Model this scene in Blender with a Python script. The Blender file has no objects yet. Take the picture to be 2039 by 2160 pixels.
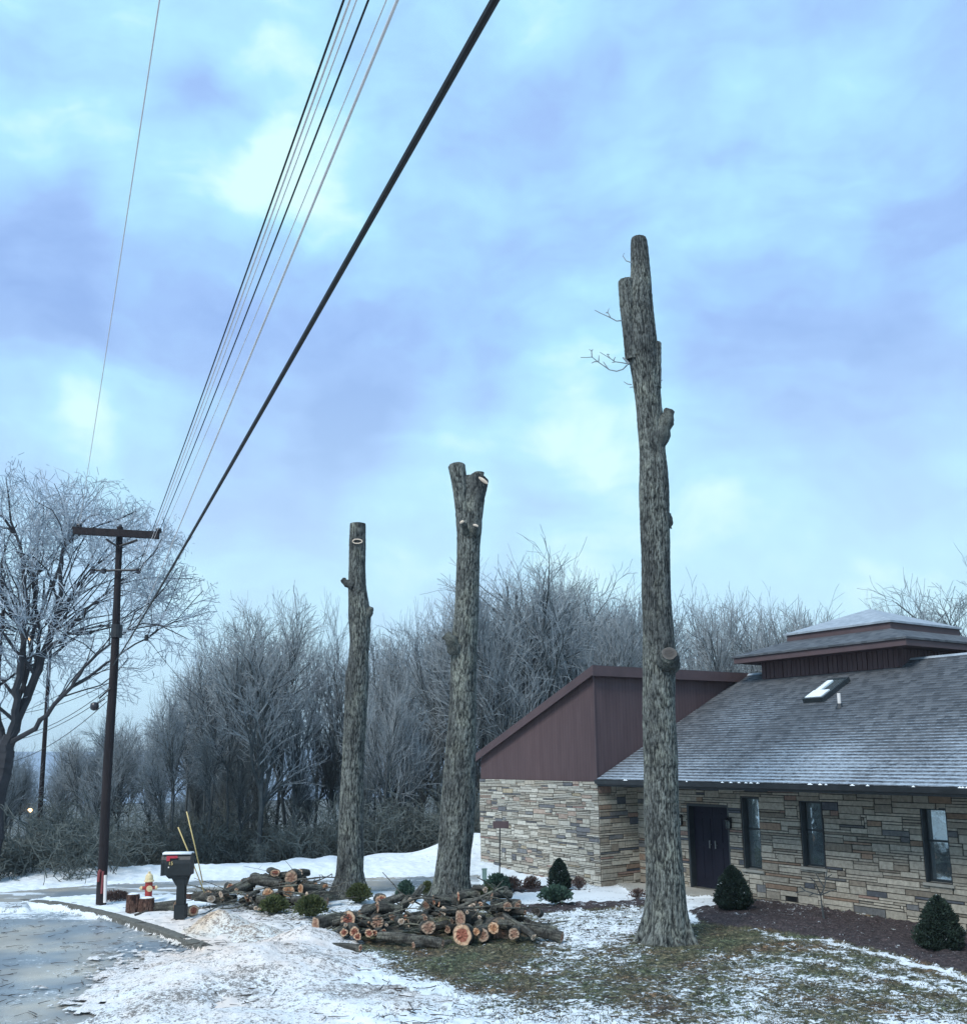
import bpy, math, random
import numpy as np
from mathutils import Vector, Matrix
rad = math.radians
scene = bpy.context.scene
COL = scene.collection

# ------------------------------------------------------------------ camera
F_PX, PPX, PPY, EYE = 2000.0, 1019.5, 1255.0, 3.3
PITCH, ROLL = rad(9.5), rad(-0.8)
CR = np.array((Matrix.Rotation(math.pi/2 + PITCH, 3, 'X') @ Matrix.Rotation(ROLL, 3, 'Z')))
CP = np.array([0, 0, EYE])
cam_d = bpy.data.cameras.new('camera')
cam = bpy.data.objects.new('camera', cam_d)
COL.objects.link(cam)
cam.matrix_world = Matrix.Translation((0, 0, EYE)) @ Matrix(CR.tolist()).to_4x4()
cam_d.sensor_width = 36
cam_d.lens = 36*F_PX/2160
cam_d.shift_y = (PPY-1080)/2160
cam_d.clip_start = 0.1
cam_d.clip_end = 4000
scene.camera = cam
def ray(px, py):
    return CR @ np.array([(px-PPX)/F_PX, -(py-PPY)/F_PX, -1.0])
def gnd(px, py, z=0.0):
    r = ray(px, py); return CP + r*((z-EYE)/r[2])
def at(px, py, Y):
    r = ray(px, py); return CP + r*(Y/r[1])
def proj(P):
    Q = (np.asarray(P)-CP) @ CR
    return PPX - F_PX*Q[..., 0]/Q[..., 2], PPY + F_PX*Q[..., 1]/Q[..., 2]

# ------------------------------------------------------------------ world, sun, exposure
SUN_EL, SUN_AZ = rad(48), rad(215)      # azimuth from +Y towards +X: behind and to the left of the camera
world = bpy.data.worlds.new("World"); scene.world = world; world.use_nodes = True
wn, wl = world.node_tree.nodes, world.node_tree.links
wn.clear()
def N(nodes, t, **kw):
    n = nodes.new(t)
    for k, v in kw.items(): setattr(n, k, v)
    return n
w_out = N(wn, 'ShaderNodeOutputWorld'); w_bg = N(wn, 'ShaderNodeBackground')
sky = N(wn, 'ShaderNodeTexSky', sky_type='NISHITA')
sky.sun_disc = False; sky.sun_elevation = SUN_EL; sky.sun_rotation = SUN_AZ
tc = N(wn, 'ShaderNodeTexCoord')
def wmath(op, a, b=None, c=None):
    m = N(wn, 'ShaderNodeMath', operation=op)
    for i, v in enumerate((a, b, c)):
        if v is None: continue
        if isinstance(v, (int, float)): m.inputs[i].default_value = v
        else: wl.new(v, m.inputs[i])
    return m.outputs[0]
def wvec(op, a, b=None, scale=None):
    m = N(wn, 'ShaderNodeVectorMath', operation=op)
    for i, v in enumerate((a, b)):
        if v is None: continue
        if isinstance(v, (tuple, list)): m.inputs[i].default_value = v
        else: wl.new(v, m.inputs[i])
    if scale is not None: m.inputs['Scale'].default_value = scale
    return m
warp = N(wn, 'ShaderNodeTexNoise'); warp.inputs['Scale'].default_value = 5.0; warp.inputs['Detail'].default_value = 4
wl.new(tc.outputs['Generated'], warp.inputs['Vector'])
wsub = wvec('SUBTRACT', warp.outputs['Color'], (.5, .5, .5)); wsc = wvec('SCALE', wsub.outputs[0], scale=.16)
wdir = wvec('NORMALIZE', wvec('ADD', tc.outputs['Generated'], wsc.outputs[0]).outputs[0]).outputs[0]
# soft lobes of thinner (bright) and thicker (blue) cloud, each a direction in the sky
LOBES = [(480,215,280,.40),(400,470,150,.35),(110,80,200,.15),(250,930,150,.50),(90,900,130,.4),(690,380,150,.3),(1120,210,130,.25),
         (1250,870,170,.4),(900,1050,200,.6),(1420,1150,260,.5),(1330,520,200,.25),(1650,330,200,.25),(1500,820,140,.35),(1950,250,200,.15),
         (700,200,200,.25),(560,1280,160,.3),(1900,1150,300,.25),
         (420,255,110,-.45),(250,620,230,-.45),(680,760,220,-.5),(60,640,180,-.35),(1080,700,170,-.25),(1750,900,260,-.35),(330,1080,170,-.4),
         (1150,320,170,-.25),(1850,500,220,-.2),(760,900,150,-.35),(600,1200,140,-.25),(1700,1150,150,-.15),(30,1000,130,-.1)]
acc = None
for (lx, ly, lr, la) in LOBES:
    d = ray(lx, ly); d = d/np.linalg.norm(d)
    dt = wvec('DOT_PRODUCT', wdir, tuple(d))
    c = math.cos(lr*1.25/F_PX)
    mr = N(wn, 'ShaderNodeMapRange', interpolation_type='SMOOTHSTEP')
    mr.inputs['From Min'].default_value = c; mr.inputs['From Max'].default_value = 1.0
    mr.inputs['To Min'].default_value = 0; mr.inputs['To Max'].default_value = la*.62
    wl.new(dt.outputs['Value'], mr.inputs['Value'])
    acc = mr.outputs[0] if acc is None else wmath('ADD', acc, mr.outputs[0])
cn = N(wn, 'ShaderNodeTexNoise'); cn.inputs['Scale'].default_value = 3.2; cn.inputs['Detail'].default_value = 6; cn.inputs['Roughness'].default_value = .5
wl.new(wdir, cn.inputs['Vector'])
cn2 = N(wn, 'ShaderNodeTexNoise'); cn2.inputs['Scale'].default_value = 9; cn2.inputs['Detail'].default_value = 5
wl.new(tc.outputs['Generated'], cn2.inputs['Vector'])
cov = wmath('ADD', wmath('ADD', acc, wmath('MULTIPLY_ADD', cn.outputs['Fac'], 1.3, -.17)), wmath('MULTIPLY_ADD', cn2.outputs['Fac'], .95, -.475))
mp3 = N(wn, 'ShaderNodeMapping'); mp3.inputs['Scale'].default_value = (1, 1, 3.2); mp3.inputs['Rotation'].default_value = (0, rad(14), 0)
wl.new(wdir, mp3.inputs['Vector'])
cn3 = N(wn, 'ShaderNodeTexNoise'); cn3.inputs['Scale'].default_value = 6.5; cn3.inputs['Detail'].default_value = 7; cn3.inputs['Roughness'].default_value = .58
wl.new(mp3.outputs[0], cn3.inputs['Vector'])
cov = wmath('ADD', cov, wmath('MULTIPLY_ADD', cn3.outputs['Fac'], .9, -.45))
cr = N(wn, 'ShaderNodeValToRGB'); wl.new(cov, cr.inputs['Fac'])
e = cr.color_ramp.elements
e[0].position = 0.0; e[0].color = (.27, .43, .78, 1)
e[1].position = 1.0; e[1].color = (.66, .95, .98, 1)
for p_, c_ in ((.25, (.32, .50, .86, 1)), (.5, (.36, .62, .92, 1)), (.75, (.42, .76, .96, 1))):
    q = e.new(p_); q.color = c_
sep = N(wn, 'ShaderNodeSeparateXYZ'); wl.new(tc.outputs['Generated'], sep.inputs[0])
hz = N(wn, 'ShaderNodeMapRange'); hz.inputs['From Min'].default_value = .0; hz.inputs['From Max'].default_value = .42
hz.inputs['To Min'].default_value = .80; hz.inputs['To Max'].default_value = 0
wl.new(sep.outputs['Z'], hz.inputs['Value'])
mh = N(wn, 'ShaderNodeMixRGB'); mh.inputs['Color2'].default_value = (.62, .84, .95, 1)
wl.new(hz.outputs[0], mh.inputs['Fac']); wl.new(cr.outputs['Color'], mh.inputs['Color1'])
ssc = N(wn, 'ShaderNodeMixRGB', blend_type='ADD'); ssc.inputs['Fac'].default_value = .012
wl.new(mh.outputs[0], ssc.inputs['Color1']); wl.new(sky.outputs[0], ssc.inputs['Color2'])
wl.new(ssc.outputs[0], w_bg.inputs['Color']); w_bg.inputs['Strength'].default_value = .55
wl.new(w_bg.outputs[0], w_out.inputs['Surface'])

sd = bpy.data.lights.new('sun', 'SUN'); sun = bpy.data.objects.new('sun', sd); COL.objects.link(sun)
sd.energy = 1.5; sd.angle = rad(22); sd.color = (1, .97, .92)
_sdir = Vector((math.sin(SUN_AZ)*math.cos(SUN_EL), math.cos(SUN_AZ)*math.cos(SUN_EL), math.sin(SUN_EL)))
sun.rotation_euler = _sdir.to_track_quat('Z', 'Y').to_euler()
scene.view_settings.view_transform = 'Standard'; scene.view_settings.look = 'None'
scene.view_settings.exposure = 1.0; scene.view_settings.gamma = 1
scene.cycles.max_bounces = 5; scene.cycles.diffuse_bounces = 3; scene.cycles.transparent_max_bounces = 4

# ------------------------------------------------------------------ helpers
def tag(o, label=None, cat=None, group=None, kind=None):
    if label: o['label'] = label
    if cat: o['category'] = cat
    if group: o['group'] = group
    if kind: o['kind'] = kind
    return o
def empty(name, loc=(0, 0, 0), rz=0.0, **kw):
    o = bpy.data.objects.new(name, None); COL.objects.link(o)
    o.location = tuple(float(v) for v in loc); o.rotation_euler = (0, 0, rz); o.empty_display_size = .2
    return tag(o, **kw)
def mesh(name, V, F, mat=None, parent=None, smooth=False, attrs=None, fcol=None, mids=None, **kw):
    """V (n,3); F: ndarray (m,k) or list of such arrays / tuples -> one linked mesh object"""
    me = bpy.data.meshes.new(name)
    V = np.asarray(V, dtype=np.float32).reshape(-1, 3)
    if isinstance(F, np.ndarray): F = [F]
    if len(F) and not isinstance(F[0], np.ndarray):
        groups = {}
        for f in F: groups.setdefault(len(f), []).append(f)
        F = [np.array(g, dtype=np.int32) for g in groups.values()]
    loops = np.concatenate([f.reshape(-1) for f in F]).astype(np.int32)
    tot = np.concatenate([np.full(len(f), f.shape[1]) for f in F]).astype(np.int32)
    st = np.concatenate([[0], np.cumsum(tot)[:-1]]).astype(np.int32)
    me.vertices.add(len(V)); me.vertices.foreach_set('co', V.reshape(-1))
    me.loops.add(len(loops)); me.loops.foreach_set('vertex_index', loops)
    me.polygons.add(len(tot)); me.polygons.foreach_set('loop_start', st); me.polygons.foreach_set('loop_total', tot)
    if mids is not None: me.polygons.foreach_set('material_index', np.asarray(mids, dtype=np.int32))
    me.update(calc_edges=True)
    me.polygons.foreach_set('use_smooth', np.full(len(tot), smooth))
    if attrs:
        for k, a in attrs.items():
            a = np.asarray(a, dtype=np.float32)
            if a.ndim == 1:
                at_ = me.attributes.new(k, 'FLOAT', 'POINT'); at_.data.foreach_set('value', a)
            else:
                if a.shape[1] == 3: a = np.concatenate([a, np.ones((len(a), 1), np.float32)], 1)
                at_ = me.attributes.new(k, 'FLOAT_COLOR', 'POINT'); at_.data.foreach_set('color', a.reshape(-1))
    if fcol is not None:
        a = np.asarray(fcol, dtype=np.float32)
        if a.shape[1] == 3: a = np.concatenate([a, np.ones((len(a), 1), np.float32)], 1)
        at_ = me.attributes.new('col', 'FLOAT_COLOR', 'FACE'); at_.data.foreach_set('color', a.reshape(-1))
    for m in (mat if isinstance(mat, (list, tuple)) else [mat]):
        if m: me.materials.append(m)
    o = bpy.data.objects.new(name, me); COL.objects.link(o)
    if parent: o.parent = parent
    return tag(o, **kw)
class MB:
    """collects shapes for one mesh"""
    def __init__(s): s.v = []; s.f = []; s.n = 0; s.a = []
    def add(s, V, F, a=None):
        V = np.asarray(V, float).reshape(-1, 3)
        s.v.append(V); s.f += [tuple(int(i)+s.n for i in f) for f in F]; s.n += len(V)
        s.a.append(np.full(len(V), 0.0) if a is None else np.asarray(a, float))
        return s
    def box(s, x0, x1, y0, y1, z0, z1):
        return s.hexa([(x0,y0,z0),(x1,y0,z0),(x1,y1,z0),(x0,y1,z0),(x0,y0,z1),(x1,y0,z1),(x1,y1,z1),(x0,y1,z1)])
    def hexa(s, p):
        return s.add(p, [(0,3,2,1),(4,5,6,7),(0,1,5,4),(1,2,6,5),(2,3,7,6),(3,0,4,7)])
    def prism(s, poly, off):
        n = len(poly); P = np.array(poly, float); Q = P+np.array(off, float)
        F = [tuple(range(n))[::-1], tuple(range(n, 2*n))]+[(i, (i+1) % n, n+(i+1) % n, n+i) for i in range(n)]
        return s.add(np.vstack([P, Q]), F)
    def tube(s, pts, r, n=8, cap=True):
        pts = [np.array(p, float) for p in pts]; k = len(pts)
        rs = [r]*k if isinstance(r, (int, float)) else list(r)
        V = []; up = np.array([0, 0, 1.0])
        for i, p in enumerate(pts):
            d = pts[min(i+1, k-1)]-pts[max(i-1, 0)]; d = d/(np.linalg.norm(d)+1e-9)
            a = np.cross(d, up)
            if np.linalg.norm(a) < .05: a = np.cross(d, [0, 1.0, 0])
            a /= np.linalg.norm(a); b = np.cross(a, d)
            for j in range(n):
                t = 2*math.pi*j/n; V.append(p+rs[i]*(math.cos(t)*a+math.sin(t)*b))
        F = [(i*n+j, i*n+(j+1) % n, (i+1)*n+(j+1) % n, (i+1)*n+j) for i in range(k-1) for j in range(n)]
        if cap: F += [tuple(range(n))[::-1], tuple((k-1)*n+j for j in range(n))]
        return s.add(V, F)
    def lathe(s, prof, n=16, c=(0, 0)):
        V = []; 
        for (r, z) in prof:
            for j in range(n):
                t = 2*math.pi*j/n; V.append((c[0]+r*math.cos(t), c[1]+r*math.sin(t), z))
        k = len(prof)
        F = [(i*n+j, i*n+(j+1) % n, (i+1)*n+(j+1) % n, (i+1)*n+j) for i in range(k-1) for j in range(n)]
        F += [tuple(range(n))[::-1], tuple((k-1)*n+j for j in range(n))]
        return s.add(V, F)
    def build(s, name, mat, parent=None, smooth=False, **kw):
        return mesh(name, np.vstack(s.v), s.f, mat, parent, smooth, **kw)
_tab = np.random.default_rng(5).random((64, 64, 64)).astype(np.float32)
def vnoise(x, y, z):
    x, y, z = (np.asarray(v, dtype=np.float64) for v in np.broadcast_arrays(x, y, z))
    xi, yi, zi = (np.floor(v).astype(np.int64) for v in (x, y, z))
    fx, fy, fz = x-xi, y-yi, z-zi
    fx, fy, fz = (f*f*(3-2*f) for f in (fx, fy, fz))
    g = lambda a, b, c: _tab[(xi+a) & 63, (yi+b) & 63, (zi+c) & 63]
    l = lambda a, b, t: a+(b-a)*t
    return l(l(l(g(0,0,0), g(1,0,0), fx), l(g(0,1,0), g(1,1,0), fx), fy),
             l(l(g(0,0,1), g(1,0,1), fx), l(g(0,1,1), g(1,1,1), fx), fy), fz)
def fbm(x, y, z, o=4):
    s = 0; a = .5; t = 0
    for i in range(o):
        s = s+a*vnoise(x*2**i+i*7.3, y*2**i+i*3.1, z*2**i+i*5.7); t += a; a *= .5
    return s/t
sstep = lambda a, b, x: (lambda t: t*t*(3-2*t))(np.clip((x-a)/(b-a), 0, 1))

# ------------------------------------------------------------------ materials
def new_mat(name):
    m = bpy.data.materials.new(name); m.use_nodes = True
    nt = m.node_tree; b = nt.nodes['Principled BSDF']
    return m, nt.nodes, nt.links, b
def ramp(ns, stops):
    r = ns.new('ShaderNodeValToRGB'); el = r.color_ramp.elements
    el[0].position, el[0].color = stops[0][0], (*stops[0][1], 1)
    el[1].position, el[1].color = stops[-1][0], (*stops[-1][1], 1)
    for p, c in stops[1:-1]: q = el.new(p); q.color = (*c, 1)
    return r
def noise(ns, ls, vec, scale, detail=5, rough=.55, stretch=None, coord=None):
    t = ns.new('ShaderNodeTexNoise'); t.inputs['Scale'].default_value = scale
    t.inputs['Detail'].default_value = detail; t.inputs['Roughness'].default_value = rough
    if stretch:
        m = ns.new('ShaderNodeMapping'); m.inputs['Scale'].default_value = stretch
        ls.new(vec, m.inputs['Vector']); vec = m.outputs[0]
    ls.new(vec, t.inputs['Vector']); return t.outputs['Fac']
def bump(ns, ls, h, b, strength=.5, dist=.01, prev=None):
    n = ns.new('ShaderNodeBump'); n.inputs['Strength'].default_value = strength; n.inputs['Distance'].default_value = dist
    ls.new(h, n.inputs['Height'])
    if prev: ls.new(prev, n.inputs['Normal'])
    ls.new(n.outputs[0], b.inputs['Normal']); return n.outputs[0]
def mathn(ns, ls, op, a, b=None, c=None, clamp=False):
    m = ns.new('ShaderNodeMath'); m.operation = op; m.use_clamp = clamp
    for i, v in enumerate((a, b, c)):
        if v is None: continue
        if isinstance(v, (int, float)): m.inputs[i].default_value = v
        else: ls.new(v, m.inputs[i])
    return m.outputs[0]
def mix(ns, ls, f, a, b, mode='MIX'):
    m = ns.new('ShaderNodeMixRGB'); m.blend_type = mode
    for i, v in zip(('Fac', 'Color1', 'Color2'), (f, a, b)):
        if isinstance(v, (int, float)): m.inputs[i].default_value = v
        elif isinstance(v, tuple): m.inputs[i].default_value = (*v, 1)
        else: ls.new(v, m.inputs[i])
    return m.outputs[0]
def attr(ns, name):
    a = ns.new('ShaderNodeAttribute'); a.attribute_name = name; return a
def simple(name, c1, c2, scale=6, rough=.8, bs=.3, bd=.005, stretch=None, metal=0, spec=.5, detail=5):
    m, ns, ls, b = new_mat(name)
    t = ns.new('ShaderNodeTexCoord').outputs['Object']
    n = noise(ns, ls, t, scale, detail, .6, stretch)
    r = ramp(ns, [(.3, c1), (.7, c2)]); ls.new(n, r.inputs['Fac']); ls.new(r.outputs[0], b.inputs['Base Color'])
    b.inputs['Roughness'].default_value = rough; b.inputs['Metallic'].default_value = metal
    b.inputs['Specular IOR Level'].default_value = spec
    if bs: bump(ns, ls, n, b, bs, bd)
    return m
def bark_mat(name, light, dark, lichen=(.2, .21, .18)):
    m, ns, ls, b = new_mat(name)
    t = ns.new('ShaderNodeTexCoord').outputs['Object']
    n = noise(ns, ls, t, 9, 6, .65, (1, 1, .22)); n2 = noise(ns, ls, t, 45, 4, .6, (1, 1, .35))
    base = ramp(ns, [(.3, tuple(v*.65 for v in light)), (.7, light)]); ls.new(n, base.inputs['Fac'])
    l = noise(ns, ls, t, 3.0, 4); lr = ramp(ns, [(.50, (0, 0, 0)), (.62, (1, 1, 1))]); ls.new(l, lr.inputs['Fac'])
    lf = mathn(ns, ls, 'MULTIPLY', lr.outputs[0], .6)
    c = mix(ns, ls, lf, base.outputs[0], lichen)
    st = noise(ns, ls, t, 1.7, 5, .6, (1, 1, .3)); sr = ramp(ns, [(.40, (.55, .55, .58)), (.54, (1, 1, 1))]); ls.new(st, sr.inputs['Fac'])
    c = mix(ns, ls, 1.0, c, sr.outputs[0], 'MULTIPLY')
    cv = attr(ns, 'crev').outputs['Fac']
    c = mix(ns, ls, cv, c, dark)
    sp = ramp(ns, [(.42, dark), (.5, (1, 1, 1))]); ls.new(n2, sp.inputs['Fac'])
    c = mix(ns, ls, .55, c, mix(ns, ls, 1.0, c, sp.outputs[0], 'MULTIPLY'))
    ls.new(c, b.inputs['Base Color']); b.inputs['Roughness'].default_value = .95; b.inputs['Specular IOR Level'].default_value = .2
    h = mathn(ns, ls, 'ADD', n, n2); bump(ns, ls, h, b, .8, .02)
    return m
M = {}
M['bark'] = bark_mat('bark_grey', (.245, .265, .245), (.018, .021, .022), (.31, .33, .28))
M['bark_log'] = bark_mat('bark_log', (.18, .175, .15), (.03, .03, .028), (.30, .31, .24))
M['bark_red'] = bark_mat('bark_red', (.16, .09, .07), (.03, .018, .016), (.2, .13, .1))
M['twig'] = simple('twig_bark', (.12, .15, .17), (.32, .37, .40), 3, .9, 0)
M['twig2'] = simple('twig_bark_brown', (.15, .175, .19), (.38, .42, .44), 3, .9, 0)
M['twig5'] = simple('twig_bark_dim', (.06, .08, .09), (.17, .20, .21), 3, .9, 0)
M['limb'] = simple('limb_bark', (.03, .040, .045), (.085, .10, .105), 3, .9, 0)
M['twig4'] = simple('twig_bark_haloed', (.20, .25, .30), (.48, .54, .60), 1.5, .9, 0)  # no frost: bright halos along the twigs are put into their colour
M['twig3'] = simple('twig_bark_dark', (.02, .022, .028), (.05, .052, .06), 3, .9, 0)
M['brush'] = simple('brush_bark', (.045, .06, .058), (.14, .16, .15), 2, .95, 0)
M['pole'] = simple('pole_wood', (.006, .005, .008), (.020, .014, .016), 8, .9, .5, .01, (1, 1, .08))
M['black'] = simple('black_metal', (.008, .009, .012), (.02, .021, .025), 8, .5, 0)
M['wire'] = simple('cable_black', (.006, .006, .008), (.012, .012, .014), 8, .6, 0)
M['alu'] = simple('wire_aluminium', (.70, .67, .67), (.85, .82, .82), 8, .45, 0)
M['glass_ins'] = simple('insulator', (.02, .02, .025), (.04, .04, .05), 8, .25, 0)
M['brown_paint'] = simple('brown_paint', (.075, .05, .055), (.10, .066, .07), 2.5, .75, .15, .002)
M['door'] = simple('door_paint', (.008, .009, .018), (.014, .015, .027), 3, .7, .1, .002, (1, 1, .2), spec=.2)
M['dframe'] = simple('dark_frame', (.02, .028, .035), (.035, .045, .05), 6, .5, 0)
M['mortar'] = simple('mortar', (.02, .02, .02), (.045, .042, .038), 20, .95, .4, .003)
M['gutter'] = simple('gutter_metal', (.012, .016, .02), (.03, .035, .04), 4, .45, 0)
M['snow'] = simple('snow', (.72, .78, .82), (.84, .88, .9), 12, .7, .5, .01)
M['concrete'] = simple('concrete', (.26, .26, .235), (.38, .38, .34), 7, .9, .3, .003)
M['curb'] = simple('curb_concrete', (.07, .07, .062), (.15, .145, .125), 14, .95, .6, .006)
M['box'] = simple('green_box', (.12, .2, .19), (.18, .27, .25), 8, .5, 0)
M['yellow'] = simple('yellow_fiberglass', (.55, .42, .16), (.68, .55, .26), 20, .5, 0)
M['red'] = simple('hydrant_red', (.25, .02, .02), (.38, .045, .035), 16, .5, .2, .002)
M['cream'] = simple('hydrant_cream', (.62, .48, .26), (.8, .68, .42), 20, .5, .1, .002)
M['mail'] = simple('mailbox_plastic', (.004, .007, .009), (.010, .015, .018), 12, .5, .1, .002)
M['flag'] = simple('flag_red', (.35, .02, .04), (.48, .04, .06), 12, .5, 0)
M['white'] = simple('white_plastic', (.72, .68, .64), (.82, .78, .74), 12, .5, 0)
M['grey_metal'] = simple('grey_metal', (.2, .22, .23), (.3, .32, .33), 12, .4, 0, metal=.6)
M['pink'] = simple('pole_paint', (.16, .035, .04), (.3, .09, .09), 10, .85, .4, .01, (1, 1, .1))
M['wood_pale'] = simple('raw_wood', (.42, .30, .2), (.62, .5, .38), 30, .8, .3, .003)
M['far_hill'] = simple('far_hill', (.20, .27, .36), (.28, .36, .46), .02, 1, 0)  # blue of the distant air is painted into the hill colour
M['ever'] = simple('evergreen', (.006, .016, .012), (.02, .045, .03), 9, .8, 0)
M['ever2'] = simple('evergreen_blue', (.025, .06, .045), (.055, .11, .08), 9, .8, 0)
M['olive'] = simple('juniper_olive', (.03, .045, .015), (.10, .12, .04), 9, .8, 0)
M['redtwig'] = simple('shrub_leaves_red', (.07, .045, .04), (.14, .09, .075), 9, .8, 0)
M['litter'] = simple('litter', (.02, .017, .014), (.07, .055, .045), 3, .9, 0)
def mk_glass():
    m, ns, ls, b = new_mat('window_glass')
    t = ns.new('ShaderNodeTexCoord').outputs['Object']
    n = noise(ns, ls, t, 1.6, 3); bump(ns, ls, n, b, .25, .02)
    b.inputs['Base Color'].default_value = (.42, .52, .56, 1); b.inputs['Roughness'].default_value = .04; b.inputs['Metallic'].default_value = .8
    b.inputs['IOR'].default_value = 2.3; b.inputs['Specular IOR Level'].default_value = .9
    return m
M['glass'] = mk_glass()
def mk_stone():
    m, ns, ls, b = new_mat('ledge_stone')
    t = ns.new('ShaderNodeTexCoord').outputs['Object']
    c = attr(ns, 'col').outputs['Color']
    n = noise(ns, ls, t, 14, 6, .65); n2 = noise(ns, ls, t, 55, 4)
    r = ramp(ns, [(.3, (.62, .6, .58)), (.7, (1.12, 1.1, 1.06))]); ls.new(n, r.inputs['Fac'])
    c = mix(ns, ls, 1.0, c, r.outputs[0], 'MULTIPLY')
    ls.new(c, b.inputs['Base Color']); b.inputs['Roughness'].default_value = .92
    bump(ns, ls, mathn(ns, ls, 'ADD', n, n2), b, .6, .015)
    return m
M['stone'] = mk_stone()
def mk_siding():
    m, ns, ls, b = new_mat('brown_siding')
    tcn = ns.new('ShaderNodeTexCoord').outputs['Object']
    s = ns.new('ShaderNodeSeparateXYZ'); ls.new(tcn, s.inputs[0])
    xy = mathn(ns, ls, 'ADD', s.outputs['X'], s.outputs['Y'])
    fr = mathn(ns, ls, 'FRACT', mathn(ns, ls, 'MULTIPLY', xy, 1/.115))
    g = mathn(ns, ls, 'LESS_THAN', fr, .09)
    n = noise(ns, ls, tcn, 5, 5, .6, (1, 1, .15))
    r = ramp(ns, [(.3, (.080, .050, .054)), (.7, (.108, .070, .073))]); ls.new(n, r.inputs['Fac'])
    c = mix(ns, ls, mathn(ns, ls, 'MULTIPLY', g, .55), r.outputs[0], (.03, .018, .02))
    ls.new(c, b.inputs['Base Color']); b.inputs['Roughness'].default_value = .8
    bump(ns, ls, mathn(ns, ls, 'SUBTRACT', mathn(ns, ls, 'MULTIPLY', n, .2), g), b, .4, .008)
    return m
M['siding'] = mk_siding()
def mk_roof(name, snow_amt, EXP=.126, cold=(.58, .70, .82)):
    m, ns, ls, b = new_mat(name)
    t = ns.new('ShaderNodeTexCoord').outputs['Object']
    s = ns.new('ShaderNodeSeparateXYZ'); ls.new(t, s.inputs[0])
    fr = mathn(ns, ls, 'FRACT', mathn(ns, ls, 'MULTIPLY', s.outputs['Y'], 1/EXP))
    row = mathn(ns, ls, 'FLOOR', mathn(ns, ls, 'MULTIPLY', s.outputs['Y'], 1/EXP))
    cell = ns.new('ShaderNodeCombineXYZ')
    xs = mathn(ns, ls, 'FLOOR', mathn(ns, ls, 'MULTIPLY_ADD', s.outputs['X'], 1/.16, mathn(ns, ls, 'MULTIPLY', row, .37)))
    ls.new(xs, cell.inputs[0]); ls.new(row, cell.inputs[1])
    wnz = ns.new('ShaderNodeTexWhiteNoise'); ls.new(cell.outputs[0], wnz.inputs['Vector'])
    base = ramp(ns, [(0, (.045, .052, .062)), (1, (.105, .115, .128))]); ls.new(wnz.outputs['Value'], base.inputs['Fac'])
    n = noise(ns, ls, t, 14, 5, .7, (.7, 1.6, 1.6)); big = noise(ns, ls, t, .35, 3); fine = noise(ns, ls, t, 40, 3)
    # snow lies on the lower part of each course
    edge = mathn(ns, ls, 'SUBTRACT', 1.0, mathn(ns, ls, 'MULTIPLY', fr, 1.25))
    up = mathn(ns, ls, 'MULTIPLY_ADD', s.outputs['Y'], -.10, .27)
    k = mathn(ns, ls, 'ADD', mathn(ns, ls, 'MULTIPLY', edge, .32), mathn(ns, ls, 'MULTIPLY', n, 1.0))
    k = mathn(ns, ls, 'ADD', k, mathn(ns, ls, 'MULTIPLY', big, .7)); k = mathn(ns, ls, 'ADD', k, up)
    k = mathn(ns, ls, 'MULTIPLY_ADD', fine, .45, mathn(ns, ls, 'SUBTRACT', k, .07))
    mr = ns.new('ShaderNodeMapRange'); mr.inputs['From Min'].default_value = 1.42-snow_amt; mr.inputs['From Max'].default_value = 1.86-snow_amt
    mr.clamp = True; ls.new(k, mr.inputs['Value'])
    c = mix(ns, ls, mathn(ns, ls, 'MULTIPLY', mr.outputs[0], .62), base.outputs[0], cold)
    ls.new(c, b.inputs['Base Color']); b.inputs['Roughness'].default_value = .85
    bump(ns, ls, mathn(ns, ls, 'ADD', fine, mr.outputs[0]), b, .5, .01)
    return m
M['roof'] = mk_roof('shingle_roof', .24)
M['roof_snow'] = simple('cap_roof_snow', (.22, .26, .30), (.36, .41, .46), 5, .8, .4, .008)
M['roof_dark'] = mk_roof('shingle_roof_cupola', -.1)
def mk_cut(name, heart, sap, rim):
    m, ns, ls, b = new_mat(name)
    a = attr(ns, 'rad').outputs['Fac']
    t = ns.new('ShaderNodeTexCoord').outputs['Object']
    n = noise(ns, ls, t, 18, 5, .6)
    aa = mathn(ns, ls, 'ADD', a, mathn(ns, ls, 'MULTIPLY_ADD', n, .22, -.11))
    r = ramp(ns, [(0, tuple(v*.6 for v in heart)), (.12, heart), (.60, tuple(v*.92 for v in heart)), (.68, sap), (.9, sap), (.97, rim), (1, rim)])
    ls.new(aa, r.inputs['Fac'])
    rings = mathn(ns, ls, 'SINE', mathn(ns, ls, 'MULTIPLY', aa, 55))
    c = mix(ns, ls, mathn(ns, ls, 'MULTIPLY_ADD', rings, .10, .10), r.outputs[0], (.09, .05, .03))
    ls.new(c, b.inputs['Base Color']); b.inputs['Roughness'].default_value = .85
    bump(ns, ls, n, b, .5, .01)
    return m
M['cut_red'] = mk_cut('cut_wood_red', (.36, .13, .085), (.66, .44, .29), (.30, .22, .16))
M['cut_orange'] = mk_cut('cut_wood_orange', (.50, .26, .14), (.60, .40, .26), (.32, .2, .12))
M['cut_tan'] = mk_cut('cut_wood_tan', (.34, .20, .14), (.40, .29, .21), (.14, .11, .09))
M['cut_dark'] = mk_cut('cut_wood_weathered', (.05, .048, .045), (.075, .07, .065), (.14, .13, .12))
M['cut_pale'] = mk_cut('cut_wood_pale', (.55, .42, .32), (.72, .60, .48), (.3, .24, .2))
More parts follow.
